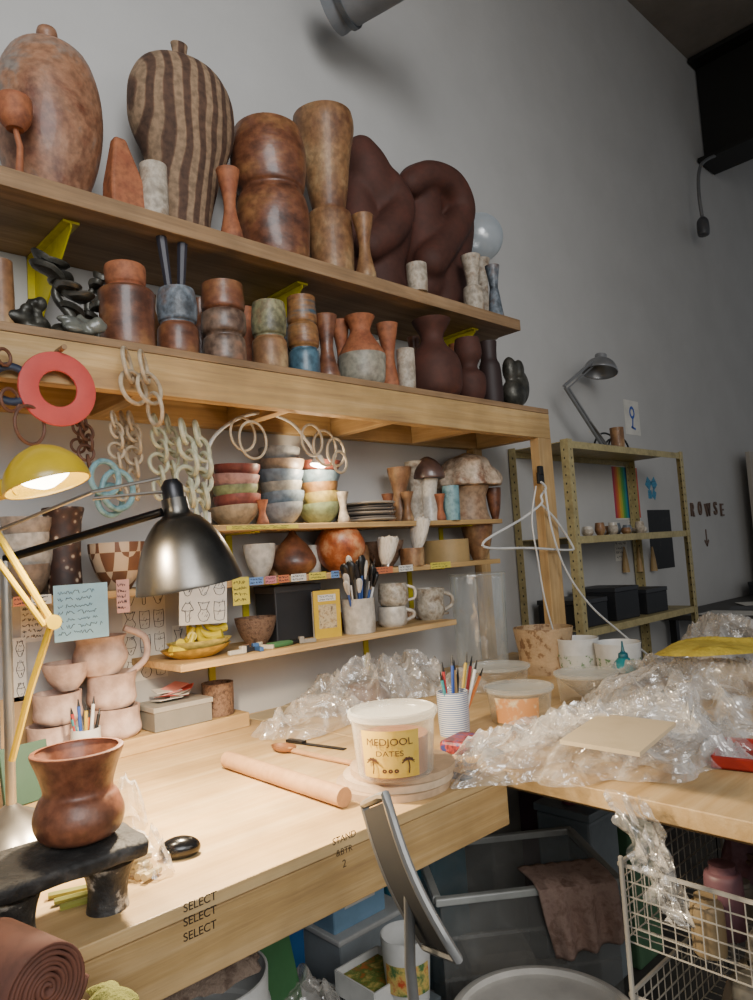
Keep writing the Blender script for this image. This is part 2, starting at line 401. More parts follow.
p,h,s=loc_of(18,99,172,-.315,TZ)
e=root('goblet',p,'small terracotta goblet with a round cup on a thin leaning stem','goblet')
O('stem',tube_me([(0,0,0),(.004,0,h*.4),(-.006,0,h*.62)],.009,10,r2=.006),mTER,e); O('cup',vessel([(.5,0),(.9,.3),(1,.8),(.95,1)],.038,h*.38,.14),mTER,e,(-.006,0,h*.6))
bm=bmesh.new(); p,h,s=loc_of(125,142,200,-.26,TZ); r=20*s
base=[(-r,-r*.7),(r,-r*.7),(r,r*.7),(-r,r*.7)]; mid=[(-r*.95,-r*.6),(r*.75,-r*.6),(r*.8,r*.6),(-r*.95,r*.6)]; tp_=[(-r*.6,-r*.3),(-r*.0,-r*.3),(-r*.0,r*.3),(-r*.6,r*.3)]
L_=[[bm.verts.new((x,y,z)) for x,y in q] for q,z in ((base,0),(mid,h*.45),(tp_,h))]
for a,b in zip(L_,L_[1:]):
    for k in range(4): bm.faces.new((a[k],a[(k+1)%4],b[(k+1)%4],b[k]))
bm.faces.new(L_[0]); bm.faces.new(L_[2])
o=O('faceted_bottle',fin(bm,False),mTER,None,p); md=o.modifiers.new('b','BEVEL'); md.width=.008; md.segments=3; top(o,'orange terracotta faceted bottle tapering to a slanted peak','bottle')
pot('cup',153,167,210,29,-.28,TZ,CYL,mCUP,'small off-white ash-glazed cup','cup')
pot('striped_vase',183,47,222,118,-.17,TZ,[(.38,0),(.40,.05),(.47,.2),(.68,.38),(.93,.54),(1,.66),(.95,.77),(.73,.86),(.38,.905),(.15,.92),(.12,.94),(.16,1)],mSTR,'large flattened round vase with swirling tan and dark brown stripes','vase',opened=False,sq=(1,.7),wob=.03)
pot('hourglass_vase',230,172,236,25,-.3,TZ,HOUR,mTER,'small terracotta hourglass vase beside the striped vase','vase')
pot('double_bulge_vase',272,134,252,78,-.2,TZ,[(.72,0),(.9,.08),(1,.3),(.96,.47),(.88,.52),(.86,.55),(.95,.59),(1,.74),(.97,.88),(.86,1)],mBRN,'glossy brown vase with two stacked bulges','vase')
pot('flared_vase',328,121,266,64,-.2,TZ,[(.62,0),(.70,.03),(.72,.38),(.66,.42),(.54,.44),(.62,.53),(.86,.8),(1,.93),(.98,1)],mTAN,'tall tan and brown vase flaring above a square foot','vase')
pot('hourglass_vase',364,217,272,23,-.31,TZ,HOUR,mTAN,'small tan hourglass vase beside dark sculpture','vase')
def sculpt(paths,y,label):
    z0=TZ; allp=[p for q in paths for p in q]; c=ony(sum(p[0] for p in allp)/len(allp),250,y); b=Vector((c.x,y,z0)); els=[]
    for path in paths:
        pts=smoothpts([(a,bb,r) for a,bb,r,_ in path],7); dys=smoothpts([(d_,0,0) for *_,d_ in path],7)
        for P_,D_ in zip(pts,dys):
            q=ony(P_.x,P_.y,y+D_.x); s=sc(q); r=P_.z*s; q.z=max(q.z,z0+r*.75); els.append((q-b,(r,min(r,.085),r)))
    o=blob('abstract_sculpture',els,mDRK,.0075,b,sm=14); top(o,label,'sculpture')
sculpt([[(361,152,16,0),(370,178,26,0),(384,202,28,0),(388,230,26,0),(380,262,27,0),(384,295,26,0)],[(356,187,15,.02),(358,225,21,.02),(364,262,21,.02)],[(388,184,15,-.03),(400,208,16,-.06),(388,232,18,-.07),(370,246,16,-.06)]],-.12,'dark brown clay sculpture of bulky folded lobes')
sculpt([[(418,188,23,0),(434,190,28,0),(447,202,28,0),(452,226,25,0),(448,254,26,0),(442,285,28,0),(442,300,27,0)],[(418,192,21,0),(421,222,23,0),(424,252,25,0),(422,285,23,0)],[(410,184,14,-.05),(428,176,15,-.07),(450,186,16,-.07),(461,212,15,-.07),(448,238,16,-.07),(430,262,18,-.07)]],-.14,'large dark brown clay sculpture like a bulky curled form')
pot('cup',417,265,290,22,-.33,TZ,CYL,mCUP,'small grey cup in front of dark sculptures','cup')
q=ony(479,238,-.115); e=root('glass_globe',(q.x,q.y,TZ),'pale blue frosted glass globe on a small stand','globe')
bm=bmesh.new(); bmesh.ops.create_uvsphere(bm,u_segments=36,v_segments=20,radius=.105); O('globe',fin(bm),glassy('frosted_blue_glass','c2ccd2',.5,.9,.2,gl=.25),e,(0,0,q.z-TZ)); O('stand',vessel([(1,0),(.5,.3),(.5,.8),(.8,1)],.05,max(.02,q.z-TZ-.100),opened=False),mCUP,e)
pot('hourglass_vase',472,257,302,21,-.3,TZ,[(1,0),(1,.4),(.7,.46),(.6,.55),(.95,.95),(1,1)],mCUP,'small pale and brown waisted vase','vase')
pot('hourglass_vase',494,267,309,18,-.28,TZ,[(1,0),(.6,.5),(.5,.65),(.85,1)],mBLU,'small grey-blue waisted vase at the shelf end','vase')
# ---------------------------------------------------------------- lumber frame
FZ=1.937; FX=2.465
e=root('shelving_frame',(0,0,0),'pine lumber shelving frame with posts standing on the bench','shelving frame')
boxes('top_board',[((2.90,.385,.02),(1.015,-.198,FZ-.01)),],mSHLF,e)
boxes('front_beam',[((2.90,.038,.10),(1.015,-.371,FZ-.071))],mPINE,e)
boxes('back_beam',[((2.90,.038,.09),(1.015,-.025,FZ-.066))],mPINE,e)
boxes('end_rafter',[((.038,.3,.09),(2.44,-.198,FZ-.067))],mPINEY,e)
for X in (.35,.78,1.21,1.63,2.04): boxes('rafter',[((.038,.305,.09),(X,-.198,FZ-.067))],mPINEY,e)
boxes('post',[((.089,.04,FZ-.121-.932),(FX-.045,-.371,(FZ-.121+.932)/2))],mPINEZ,e)
boxes('post',[((.06,.038,FZ-.112-.932),(2.43,-.025,(FZ-.112+.932)/2))],mPINEZ,e)
boxes('post',[((.089,.089,FZ-.121-.932),(-.38,-.345,(FZ-.121+.932)/2))],mPINEZ,e)
def mp(name,px,tp,bt,w,prof,mat,label,cat='vase',y=-.31,**k): return pot(name,px,tp,bt,w,y,FZ,prof,mat,label,cat,**k)
mp('cup',2,262,322,24,CYL,mTAN,'pale tan cylindrical cup','cup',y=-.33)
def leafblob(px,tp,w,label,mat,seed,y=-.3):
    q=ony(px,tp,y); b=Vector((q.x,y,FZ)); s=sc(q); h=q.z-FZ; rnd=random.Random(seed); els=[]
    for i in range(9):
        els.append((Vector(((rnd.random()-.5)*w*s,(rnd.random()-.5)*.05,h*(.15+.7*rnd.random()))),(.012+.02*rnd.random(),.010+.012*rnd.random(),.008+.012*rnd.random())))
    els.append((Vector((0,0,h*.5)),(.014,.014,h*.5)));els.append((Vector((0,0,h*.1+.004)),(w*s*.4,.03,h*.12)))
    o=blob('lumpy_sculpture',els,mat,.004,b,sm=2); top(o,label,'sculpture')
def mushroomish(px,tp,w,label,seed,y=-.31):
    q=ony(px,tp,y); s=sc(q); h=q.z-FZ; e=root('twisted_sculpture',(q.x,y,FZ),label,'sculpture'); rnd=random.Random(seed)
    pts=[(0,0,0),(w*s*.15,0,h*.3),(-w*s*.1,.01,h*.6),(0,0,h*.85)]
    O('stem',tube_me(smoothpts(pts),.014,10,r2=.008),mMET,e)
    for i in range(6):
        a=rnd.random()*6.3; z=h*(.40+.11*i)
        bm=lathe_bm([(0,0),(.5*w*s*.55,.004),(w*s*.33,.012),(w*s*.32,.016),(.4*w*s*.5,.010),(0,.008)],20,(1,.6))
        for v in bm.verts: v.co.z+=.25*abs(v.co.x)*(1 if i%2 else -.6)
        O('cap',fin(bm),mMET,e,(math.cos(a)*w*s*.25,math.sin(a)*.02,min(z,h-.012)),(.2*math.sin(a),.4*math.cos(a),a))
    O('foot',vessel([(.7,0),(1,.4),(.6,1)],w*s*.3,h*.2,opened=False),mMET,e)
mushroomish(62,264,58,'dark gunmetal twisted sculpture with leaf-like caps',1)
mushroomish(92,278,34,'dark gunmetal branching sculpture with curled caps',5,-.26)
leafblob(30,298,36,'small grey lumpy clay sculpture',mMET,7,-.33)
leafblob(80,314,34,'low grey-green lumpy glazed sculpture',M('grey_lump','4a4c48','68685e',s=18,rough=.35,coat=.3),9,-.355)
twotone(mp('necked_vase',127,267,345,56,[(.85,0),(.98,.05),(1,.58),(.97,.69),(.66,.73),(.66,.76),(.72,.8),(.75,.97),(.66,1)],mBRN,'brown glazed vase with a narrower collar neck'),mTER,.72)
p,h,s=loc_of(177,291,350,-.31,FZ)
twotone(mp('stacked_cup',177,291,350,42,STK2,mBRN,'blue-grey and brown glazed stacked cup holding dark sticks'),mBLU,.5)
for i,(dx,tl,l) in enumerate(((-.012,-.09,241),(.010,.06,243))):
    hh=ony(177,l,-.31).z-FZ
    o=O('tapered_stick',tube_me([(0,0,0),(tl*.1,0,(hh-.012)*.6),(tl*.25,0,hh-.012)],.007,8,r2=.014),M('dark_stick','2c2a32',rough=.5),None,(p.x+dx,p.y,FZ+.012)); top(o,'dark tapered stick standing in a blue-grey cup','stick','sticks in the cup')
twotone(mp('stacked_cup',223,286,358,47,STK3,M('brown_grey_glaze','4a3428','766050','845e46',s=8,rough=.45,coat=.15,spk=.4),'brown three-tier stacked cup vase'),mBRN,.66)
twotone(mp('stacked_cup',269,304,363,38,STK2,mTAN,'green and brown glazed stacked cup vase'),mGRN,.5)
twotone(mp('stacked_cup',303,299,368,33,STK3,M('blue_band_glaze','34505e','4c6a78','3a4c58',s=14,rough=.4,coat=.15,spk=.3),'blue and amber banded stacked cup vase'),mAMB,.36)
mp('hourglass_vase',327,317,372,26,HOUR,mBRN,'dark glossy brown hourglass vase',y=-.32)
mp('hourglass_vase',342,322,374,20,HOUR,mTER,'rust waisted vase behind the row',y=-.24)
twotone(mp('bulb_vase',361,318,378,50,[(.75,0),(.95,.1),(1,.35),(.95,.48),(.55,.7),(.42,.82),(.65,1)],M('two_tone_grey','93907f','8a8272','a09a88',s=9,rough=.5,spk=.3),'pale grey-green vase with brown pinched neck'),mTER,.46)
mp('hourglass_vase',388,325,380,24,HOUR,mTER,'rust brown hourglass vase',y=-.30)
mp('cup',406,350,385,19,CYL,mCUP,'small grey glazed cup','cup',y=-.345)
mp('bulb_vase',433,322,388,58,[(.75,0),(.95,.1),(1,.32),(.88,.52),(.5,.68),(.42,.8),(.65,.95),(.72,1)],mDRK,'dark red-brown vase with flared neck')
mp('twisted_vase',469,340,392,36,[(.6,0),(.9,.15),(.95,.4),(.5,.55),(.8,.75),(.7,1)],mDRK,'dark brown lobed vase',y=-.32)
mp('twisted_vase',490,343,396,24,[(.9,0),(1,.2),(.95,.6),(.7,.75),(.8,1)],M('dark_brown_clay','2c1b18',rough=.6),'very dark brown cylinder vase',y=-.3)
for px,tp,w,m_,l in ((150,296,26,mTAN,'tan'),(200,300,28,mBRN,'brown'),(246,308,26,mTER,'rust'),(286,312,22,mBLU,'blue-grey'),(456,345,24,mTER,'rust'),(415,338,24,mBRN,'brown'),(378,342,20,mCUP,'pale')):
    mp('small_vase',px,tp,360,w,BULB,m_,'small %s vase in the back row of pots'%l,y=-.16)
q=ony(514,380,-.31); s=sc(q); b=Vector((q.x,-.31,FZ)); hh=ony(514,358,-.31).z-FZ
o=blob('lumpy_vessel',[(Vector((-.01,0,hh*.3)),(.055,.045,hh*.3)),(Vector((.03,0,hh*.45)),(.045,.04,hh*.35)),(Vector((-.025,0,hh*.75)),(.03,.03,hh*.25)),(Vector((.01,-.02,hh*.75)),(.025,.02,hh*.2))],mMET,.005,b,sm=5); top(o,'dark metallic green lumpy vessel','vessel')
# hanging rings and chains
def ring(px,py,ro,ri,mat,label,y,name='hanging_ring',flat=.35,rz=0,cat='ring',group=None,pw=1):
    q=ony(px,py,y); s=sc(q); r=(ro-ri)/2*s; Rr=(ro+ri)/2*s
    o=O(name,torus_me(Rr,r,40,12,flat,pw),mat,None,q,(0,0,rz)); return top(o,label,cat,group)
e=root('wall_peg',ony(57,352,-.392),'short wooden peg on the front beam','peg'); O('pin',vessel([(1,0),(1,1)],.006,.045,opened=False,smooth=False),mSHLF,e,(0,.0,0),(math.radians(90),0,0))
ring(58,389,38,18,mRED,'flat coral red clay ring hanging from a peg',-.412,flat=.22,pw=.5,rz=0)
ring(11,384,22,14,M('navy_ring','1f2638',rough=.4),'dark navy clay ring hanging on the beam',-.41,flat=.5)
for px,py,r_ in ((4,357,10),(30,425,21),(10,400,13)): ring(px,py,r_,r_-3.5,mBRC,'thin dark brown clay ring hanging under the beam',-.42,flat=1,rz=.5)
def chain(px,y0,y1,rad,mat,label,y,gauge=.2,wide=0):
    a=ony(px,y0,y); b=ony(px,y1,y); s=sc(a); e=root('ceramic_chain',a,label,'chain')
    Rr=rad*s; me=torus_me(Rr,Rr*gauge,22,8); me.materials.append(mat)
    L_=a.z-b.z; st=Rr*1.3; n=max(2,int(L_/st))
    for i in range(n):
        o=bpy.data.objects.new('link',me); o.parent=e; o.location=(((i*37)%5-2)*.15*Rr,0,-Rr-i*st); o.rotation_euler=(.15*((i*3)%3-1),.2,(.35 if i%2 else 1.2)+.3*((i*7)%3-1)); COL.objects.link(o)
chain(132,349,400,17,mBLC,'thick beige clay chain looped over the front beam',-.42,.13)
chain(148,352,432,16,mBLC,'beige clay chain of thin round links over the beam',-.44,.13)
chain(86,414,468,8,mBRC,'dark brown clay chain hanging under the frame',-.3)
chain(78,412,455,7,mBRC,'dark brown clay chain with small links',-.26)
chain(116,412,498,8,mBLC,'tan clay chain hanging under the frame',-.30)
chain(133,412,505,9,mBLC,'beige clay chain with large links',-.26)
chain(124,412,470,7,mBLC,'tan clay chain of small links',-.22)
chain(158,415,500,10,mPLC,'pale glazed clay chain hanging under the frame',-.26)
chain(170,415,480,9,mPLC,'pale glazed clay chain with small links',-.22)
chain(186,420,500,12,mPLC,'long pale green-white clay chain with thick links',-.27,.2)
chain(200,422,520,12,mPLC,'pale green-white clay chain hanging low',-.25,.2)
for px,py,r_ in ((105,478,20),(118,490,22),(110,500,18)): ring(px,py,r_,r_-6,mTEAL,'teal glazed clay ring hanging under the frame',-.29-.02*(r_%3),flat=1,rz=.3)
for px,py,r_ in ((243,434,18),(253,440,20),(312,440,17),(325,448,19),(336,452,15),(340,462,12)): ring(px,py,r_,r_-2.6,mBLC,'thin beige clay ring hanging from the frame',-.33+.02*(r_%4),flat=1,rz=.2)
# ---------------------------------------------------------------- small wall shelves
def shelf(name,z,y,x0,x1,label,strips=()):
    e=root(name,(0,0,z),label,'shelf')
    boxes('plank',[((x1-x0,-y-.003,.018),((x0+x1)/2,y/2-.0015,-.009))],mPINE,e)
    for X in strips:
        boxes('bracket',[((.022,.006,.15),(X,-.004,-.095)),((.022,-y*.8,.005),(X,y*.4-.004,-.0205))],mYEL,e,bev=0)
S1,S2,S3=1.512,1.353,1.155
shelf('display_shelf',S1,-.20,1.03,2.36,'narrow pine wall shelf lined with yellow tape',(1.2,2.2))
shelf('display_shelf',S2,-.22,-.33,2.30,'long pine wall shelf with label stickers on its edge',(.15,1.25,2.0))
shelf('display_shelf',S3,-.29,.87,1.93,'short pine wall shelf with rounded clutter',(1.12,1.75))
def strip(px0,px1,z,y,mat,h,label='',name='shelf_label'):
    a=ony(px0,560,y).x; b=ony(px1,560,y).x
    o=boxes(name,[((b-a,.0015,h),(0,0,0))],mat,None,((a+b)/2,y-.001,z),bev=0); top(o,label,'label','labels on the shelf edge'); handwriting(o,b-a,h,2,int(px0),mPEN); return o
lm=[M('lab_orange','c0704a'),M('lab_yellow','ccbe4a'),M('lab_pink','c07a80'),M('lab_white','ccccc4'),M('lab_blue','6a8ec0')]
for i,(a,b) in enumerate(((12,28),(30,50),(52,72),(248,262),(264,275),(277,288),(290,305),(308,325),(330,338),(345,366),(372,392),(398,412),(430,450))):
    strip(a,b,S2-.006,-.221,lm[(i*3)%5],.022,'small handwritten sticker on the shelf edge')
strip(228,300,S1-.009,-.201,lm[1],.012,'yellow tape strip along shelf edge')
def bowls(px,tp,bt,w,y,z,cols,grp,lab='small glazed ceramic bowl in a nested stack',prof=None):
    n=len(cols); p,h,s=loc_of(px,tp,bt,y,z); r=w*s/2; hb=h/(1+.52*(n-1)) if n>1 else h
    step=(h-hb)/(n-1) if n>1 else 0
    for i,c in enumerate(cols):
        k=1-.05*((i*7)%3)
        m=M('bowl_'+c,c,rough=.5,coat=.08,spk=.3)
        o=O('bowl',wobble(vessel(prof or [(.42,0),(.5,.06),(.78,.35),(.95,.7),(1,1)],r*k,hb,.05),.05,i+px),m,None,(p.x+.005*((i*5)%3-1),y,z+i*(step+.0006)),(.04*((i*3)%3-1),.04*((i*5)%3-1),i))
        top(o,lab,'bowl',grp)
bowls(236,466,519,50,-.115,S1,['a08a6c','844438','7c8258','9c746c','74382e'],'stack of red and green bowls')
bowls(281,450,516,47,-.105,S1,['777b7e','66747e','848278','5c6a76','86735f','7e7f7e'],'stack of grey and blue bowls')
bowls(320,462,515,42,-.105,S1,['74805c','a4904c','8e683c','6c808a','7e4436'],'stack of yellow and blue bowls')
p,h,s=loc_of(368,486,515,-.11,S1)
for i in range(7):
    o=O('plate',vessel([(.5,0),(.9,.4),(1,1)],29*s*(1-.03*(i%3)),.011,.05),M('plate_%d'%(i%3),['b4aea4','8c8680','6c6660'][i%3],rough=.4),None,(p.x+.008*((i*3)%3-1),-.11,S1+.0095*i),(.03*(i%3-1),0.0,i)); top(o,'thin grey and white ceramic plate in a stack','plate','stack of plates')
def mush(px,tp,bt,w,y,z,mcap,mstem,label,stw=.4,cf=.55,wb=.16,scal=0):
    p,h,s=loc_of(px,tp,bt,y,z); r=w*s/2; e=root('mushroom_vessel',p,label,'ceramic mushroom')
    O('stem',wobble(vessel([(1,0),(.85,.3),(.8,.7),(1,1)],r*stw,h*cf,opened=False),.12,px),mstem,e)
    me=wobble(vessel([(.3,.1),(.9,0),(1,.12),(.92,.45),(.6,.8),(.15,1)],r,h*(1-cf)*1.0,opened=False,seg=64),wb,px)
    if scal:
        for v in me.vertices:
            a=math.atan2(v.co.y,v.co.x); q=math.hypot(v.co.x,v.co.y)/r
            k=1+scal*math.sin(a*9)*q*q; v.co.x*=k; v.co.y*=k; v.co.z-=scal*.12*r*math.cos(a*9)*q**4
    O('cap',me,mcap,e,(0,0,h*cf))
pot('trumpet_cup',399,468,513,26,-.12,S1,[(.7,0),(.6,.3),(.55,.55),(.9,.85),(1,1)],mTAN,'small tan trumpet-shaped ceramic cup','cup',wob=.15)
pot('trumpet_cup',415,462,513,22,-.10,S1,[(.8,0),(.7,.3),(.6,.55),(.85,.85),(1,1)],mCUP,'small pale trumpet-shaped ceramic cup','cup',wob=.15)
mush(428,457,514,32,-.13,S1,M('dark_cap','3a2c26','54403a',rough=.35,coat=.4),mWHC,'ceramic mushroom with dark glossy cap',.62,.65)
mush(467,454,512,66,-.11,S1,mMSH,M('mush_stem','8c6a50','a08468',s=14,spk=.3),'large pale mottled ceramic mushroom with scalloped wide cap',.66,.5,.3,.07)
pot('cup',451,486,514,18,-.185,S1,CYL,mTEAL,'small green glazed cup under the mushroom','cup')
pot('cup',494,488,513,16,-.16,S1,BOWL,mBRN,'small brown cup at shelf end','cup')
for px,tp,w,m_,l in ((262,500,14,mTER,'rust'),(343,492,14,mCUP,'pale'),(388,494,14,mBRN,'brown'),(407,492,14,mTAN,'tan'),(440,494,12,mTER,'rust')): pot('small_cup',px,tp,515,w,-.17,S1,HOUR,m_,'tiny %s cup at the shelf front edge'%l,'cup')
# shelf 2
pot('speckled_vase',64,508,584,42,-.13,S2,[(.72,0),(.8,.04),(.78,.4),(.85,.8),(1,.97),(.97,1)],mSPK,'tall dark brown vase with pale fingertip spots','vase')
bowls(28,518,586,48,-.12,S2,['86705c','a8a094','b8b0a4','948474'],'stack of white and tan bowls')
pot('patterned_bowl',118,543,581,58,-.15,S2,BOWL,mTRI,'bowl with tan and brown triangle pattern','bowl')
pot('bowl',260,544,567,34,-.12,S2,BOWL,mWHC,'small white ribbed bowl','bowl')
pot('bulb_vase',293,529,565,46,-.11,S2,[(.6,0),(.95,.16),(1,.34),(.7,.62),(.25,.85),(.12,1)],mBRN,'squat red-brown onion-shaped vase','vase')
pot('shell_bowl',338,527,564,54,-.12,S2,[(.35,0),(.85,.25),(1,.55),(.85,.85),(.6,1)],mORG,'orange glossy shell-like bowl','bowl',wob=.3)
pot('woven_dish',384,541,566,42,-.10,S2,BOWL,mWOV,'small brown woven-textured clay dish','dish')
pot('round_tray',446,540,557,48,-.11,S2,[(1,0),(1,1)],M('light_wood_rim','a88c5c',rough=.5),'shallow round bentwood tray','tray',smooth=False)
pot('bowl',478,520,548,34,-.12,S2,BOWL,mTAN,'small brown speckled bowl at the shelf end','bowl')
for px,w,m_,l in ((313,16,mWHC,'white'),(362,16,mTAN,'tan'),(275,16,mTAN,'tan')): pot('small_cup',px,545,565,w,-.06,S2,CYL,m_,'tiny %s test cup at the back of the shelf'%l,'cup')
def brush(px,z0,tp,y,mh,mb,label,wb=.02,lean=0,grp=None,bl=.3,y1=None,fan=False):
    t=ony(px+lean,tp,y if y1 is None else y1); b=Vector((ony(px,tp+40,y).x,y,z0)); d=t-b; Ln=d.length
    e=root('paint_brush',b,label,'brush',grp); e.rotation_euler=d.to_track_quat('Z','Y').to_euler()
    O('handle',tube_me([(0,0,0),(0,0,Ln*.4),(0,0,Ln*(1-bl))],.004,8),mh,e)
    if fan: O('ferrule',vessel([(1,0),(1,1)],wb*.4,Ln*.12,opened=False,smooth=False,sq=(1,.5)),mSTL,e,(0,0,Ln*(1-bl)-Ln*.1))
    me=vessel([(.35,0),(.7,.3),(.95,.8),(1,.93),(.85,1)] if fan else [(.4,0),(.8,.3),(1,.7),(.7,.92),(.15,1)],wb,Ln*bl,opened=False,sq=(1,.6),seg=48)
    if fan:
        for i,v in enumerate(me.vertices):
            if v.co.z>Ln*bl*.75: v.co.z+=Ln*bl*.12*noise.noise(Vector((v.co.x*300,v.co.y*300,px)))
    O('bristles',me,mb,e,(0,0,Ln*(1-bl)))
mBRS=M('white_bristle','b8b0a0','d4ccc0','a89e8c',s=80,rough=.9,bump=.5,stretch=(1,1,.1))
mBRD=M('dark_bristle','2a2320',s=80,rough=.9)
pot('brush_cup',412,548,566,26,-.19,S2,CYL,mTAN,'small tan cup holding large pale brushes','cup')
brush(416,S2+.012,519,-.19,mBLK,mBRS,'wide pale fluffy fan brush standing in a cup',.046,lean=4,bl=.72,fan=True)
brush(386,S2+.001,538,-.20,mPINEZ,mBRS,'short pale hake brush standing on the shelf',.046,lean=2,bl=.9,fan=True)
# shelf 3
bowls(199,640,662,68,-.18,S3,['a8842d','bfb060'],'stack of yellow dishes','shallow yellow glazed dish in a stack',[(.5,0),(.6,.1),(.85,.5),(1,1)])
zb=ony(199,640,-.18).z
for i in range(6):
    q=ony(180+i*8,636,-.19); pts=[(-.035,0,.0),(-.01,.0,-.012),(.02,.0,-.008),(.04,0,.014)]
    o=O('yellow_clay_piece',tube_me(smoothpts(pts),.013,10,r2=.007),M('yellow_piece','dcc42c',rough=.4),None,(q.x,-.2+.02*(i%3),zb-.004+.010*(i%3)+.004*i),(.3*(i%2),.3*((i*3)%3-1),.6*i)); top(o,'bright yellow curved clay piece lying in the dish','clay piece','yellow pieces in the dish')
pot('woven_bowl',256,617,642,44,-.14,S3,BOWL,mWOV,'small brown woven bowl of sticks','bowl')
b=Vector((ony(290,645,-.24).x,-.25,S3+.008)); e=root('pliers',b,'green-handled pliers lying on the shelf','pliers')
O('handle',tube_me(smoothpts([(0,0,0),(-.03,.012,0),(-.08,.008,0)]),.007,8),mGRNP,e);O('handle',tube_me(smoothpts([(0,0,0),(-.03,-.012,0),(-.08,-.014,0)]),.007,8),mGRNP,e)
O('jaw',tube_me([(-.005,0,0),(.02,0,0),(.04,0,0)],.009,8,r2=.003),mDKS,e)
for i,(px,c) in enumerate(((236,'b8b0a0'),(246,'6a4a34'),(258,'3a5c8a'),(268,'c0b49c'),(308,'8c8478'),(252,'2c2c30'))):
    q=ony(px,650,-.26); o=boxes('small_tool',[((.05,.012,.012),(0,0,.006)),((.015,.018,.02),(.02,0,.010))],M('tool_'+c,c,rough=.5),None,(q.x,-.262+.012*(i%2),S3+.0005),(0,0,.7*i),.002); top(o,'small hand tool lying at the shelf edge','tool','small tools on the shelf edge')
a=ony(276,600,-.16); b=ony(322,600,-.16); t=ony(300,584,-.16); bh=t.z-S3-.015
e=root('box',((a.x+b.x)/2,-.10,S3),'matte black cardboard box with a pale label','box'); boxes('box_body',[((b.x-a.x,.11,bh),(0,0,bh/2))],M('dark_box','242426',rough=.5),e,bev=.004)
boxes('lid',[((b.x-a.x+.004,.114,.02),(0,0,(t.z-S3)-.012))],M('box_lid','3a3a3c',rough=.5),e,bev=.002)
a=ony(318,600,-.24); t=ony(330,590,-.24); bh=t.z-S3
e=root('yellow_book',(a.x+.045,-.225,S3),'yellow book with dark picture standing on the shelf','book',rz=-.25); boxes('cover',[((.09,.004,bh),(0,0,bh/2))],M('book_yellow','c8a424'),e,bev=0); boxes('pages',[((.086,.014,bh-.006),(0,.010,bh/2))],mPAP,e,bev=0)
boxes('cover_picture',[((.06,.001,bh*.5),(0,-.0026,bh*.45))],M('book_pic','4a3424','c8b48c','8a6a40',s=50),e,bev=0); o=boxes('cover_text_block',[((.06,.001,.02),(0,0,0))],mPAP,e,(0,-.0026,bh*.84),bev=0); handwriting(o,.06,.02,2,5,mPEN)
pot('brush_jar',359,598,634,35,-.225,S3,CYL,mWHC,'white ceramic jar holding paint brushes','jar')
rb=random.Random(8)
for i in range(22):
    dx=(rb.random()-.5)*20; yy=-.225+(rb.random()-.5)*.04; kd=i%3
    brush(359+dx*.45,S3+.012,553+rb.random()*28,yy,[mPINEZ,mBLK,mWHT,M('blue_handle','2f4f8a')][i%4],[mBRD,mBRS,mBLK][kd],'thin paint brush standing in a white jar',.006+.005*(i%3),lean=dx*1.3,grp='brushes in the white jar',bl=.28,y1=min(-.25,yy-.02))
pot('mug',393,606,632,31,-.20,S3,[(.8,0),(1,.2),(1,.7),(.9,1)],mWHC,'rounded white ribbed mug under another','mug',handle=(-.6,.25,.8,.5))
z1=S3+(ony(393,606,-.20).z-S3)+.001
p=Vector((ony(393,595,-.20).x,-.20,z1)); hh=ony(393,583,-.2).z-z1; s=sc(p)
e=root('mug',p,'white mottled mug stacked on another mug','mug'); O('body',vessel([(.8,0),(1,.2),(1,.7),(.9,1)],15*s,hh),M('mottled_white','8a7c68','b4ac9c','7c6850',s=26,rough=.4,spk=.3),e); O('handle',tube_me(smoothpts([(14*s,0,hh*.2),(22*s,0,hh*.3),(22*s,0,hh*.7),(14*s,0,hh*.85)]),.005),mWHC,e,rot=(0,0,-.6))
pot('mug',430,588,626,33,-.18,S3,[(.7,0),(.95,.25),(.9,.6),(1,1)],MC['mottled_white'],'white textured mug with a curled handle','mug',handle=(-.5,.25,.85,.55))
for i,(px,w) in enumerate(((410,14),(444,12),(346,12))): pot('small_cup',px,612,628,w,-.10,S3,CYL,[mTAN,mCUP,mTER][i],'tiny glazed test cup behind the mugs','cup')
# ---------------------------------------------------------------- benches
BZ=.93
e=root('workbench',(0,0,0),'long pine workbench with plywood top and stamped lumber edge','workbench')
boxes('bench_top',[((2.13,1.0,.02),(.168,-.503,BZ-.01))],mPLY,e)
boxes('apron',[((2.13,.038,.09),(.168,-.984,BZ-.066))],mPINE,e)
boxes('back_apron',[((2.13,.038,.09),(.168,-.03,BZ-.066))],mPINE,e)
for X,Y in ((-.82,-.92),(-.82,-.1),(.16,-.92),(.16,-.1),(1.18,-.1)): boxes('leg',[((.089,.089,BZ-.022),(X,Y,(BZ-.022)/2))],mPINEZ,e)
boxes('lower_shelf',[((1.9,.72,.02),(.168,-.50,.15))],mSHLF,e)
for py in (908,922,937):
    a=ony(184,py,-1.005);b=ony(217,py-11,-1.005); c=(a+b)/2
    O('stamp_text',text_me('SELECT',.0165,b.x-a.x,.0003,0),mINK,e,(c.x,-1.0035,min(max(c.z,.83),.925)),(math.radians(90),0,0))
for j,(t_,sz) in enumerate((('STAND',.016),('&BTR',.015),('2',.018))):
    a=ony(345,838+13*j,-1.005); O('stamp_text',text_me(t_,sz,None,.0002),M('faded_ink','55432c'),e,(a.x,-1.0035,a.z),(math.radians(90),0,.0))
e=root('side_table',(0,0,0),'pine worktable set perpendicular to the long bench','worktable')
boxes('table_top',[((1.385,1.75,.035),(1.9285,-.878,BZ-.0175))],mPLY,e)
boxes('apron',[((.038,1.70,.07),(1.42,-.878,BZ-.071))],mPINEY,e)
boxes('apron',[((.038,1.75,.07),(2.60,-.878,BZ-.071))],mPINEY,e)
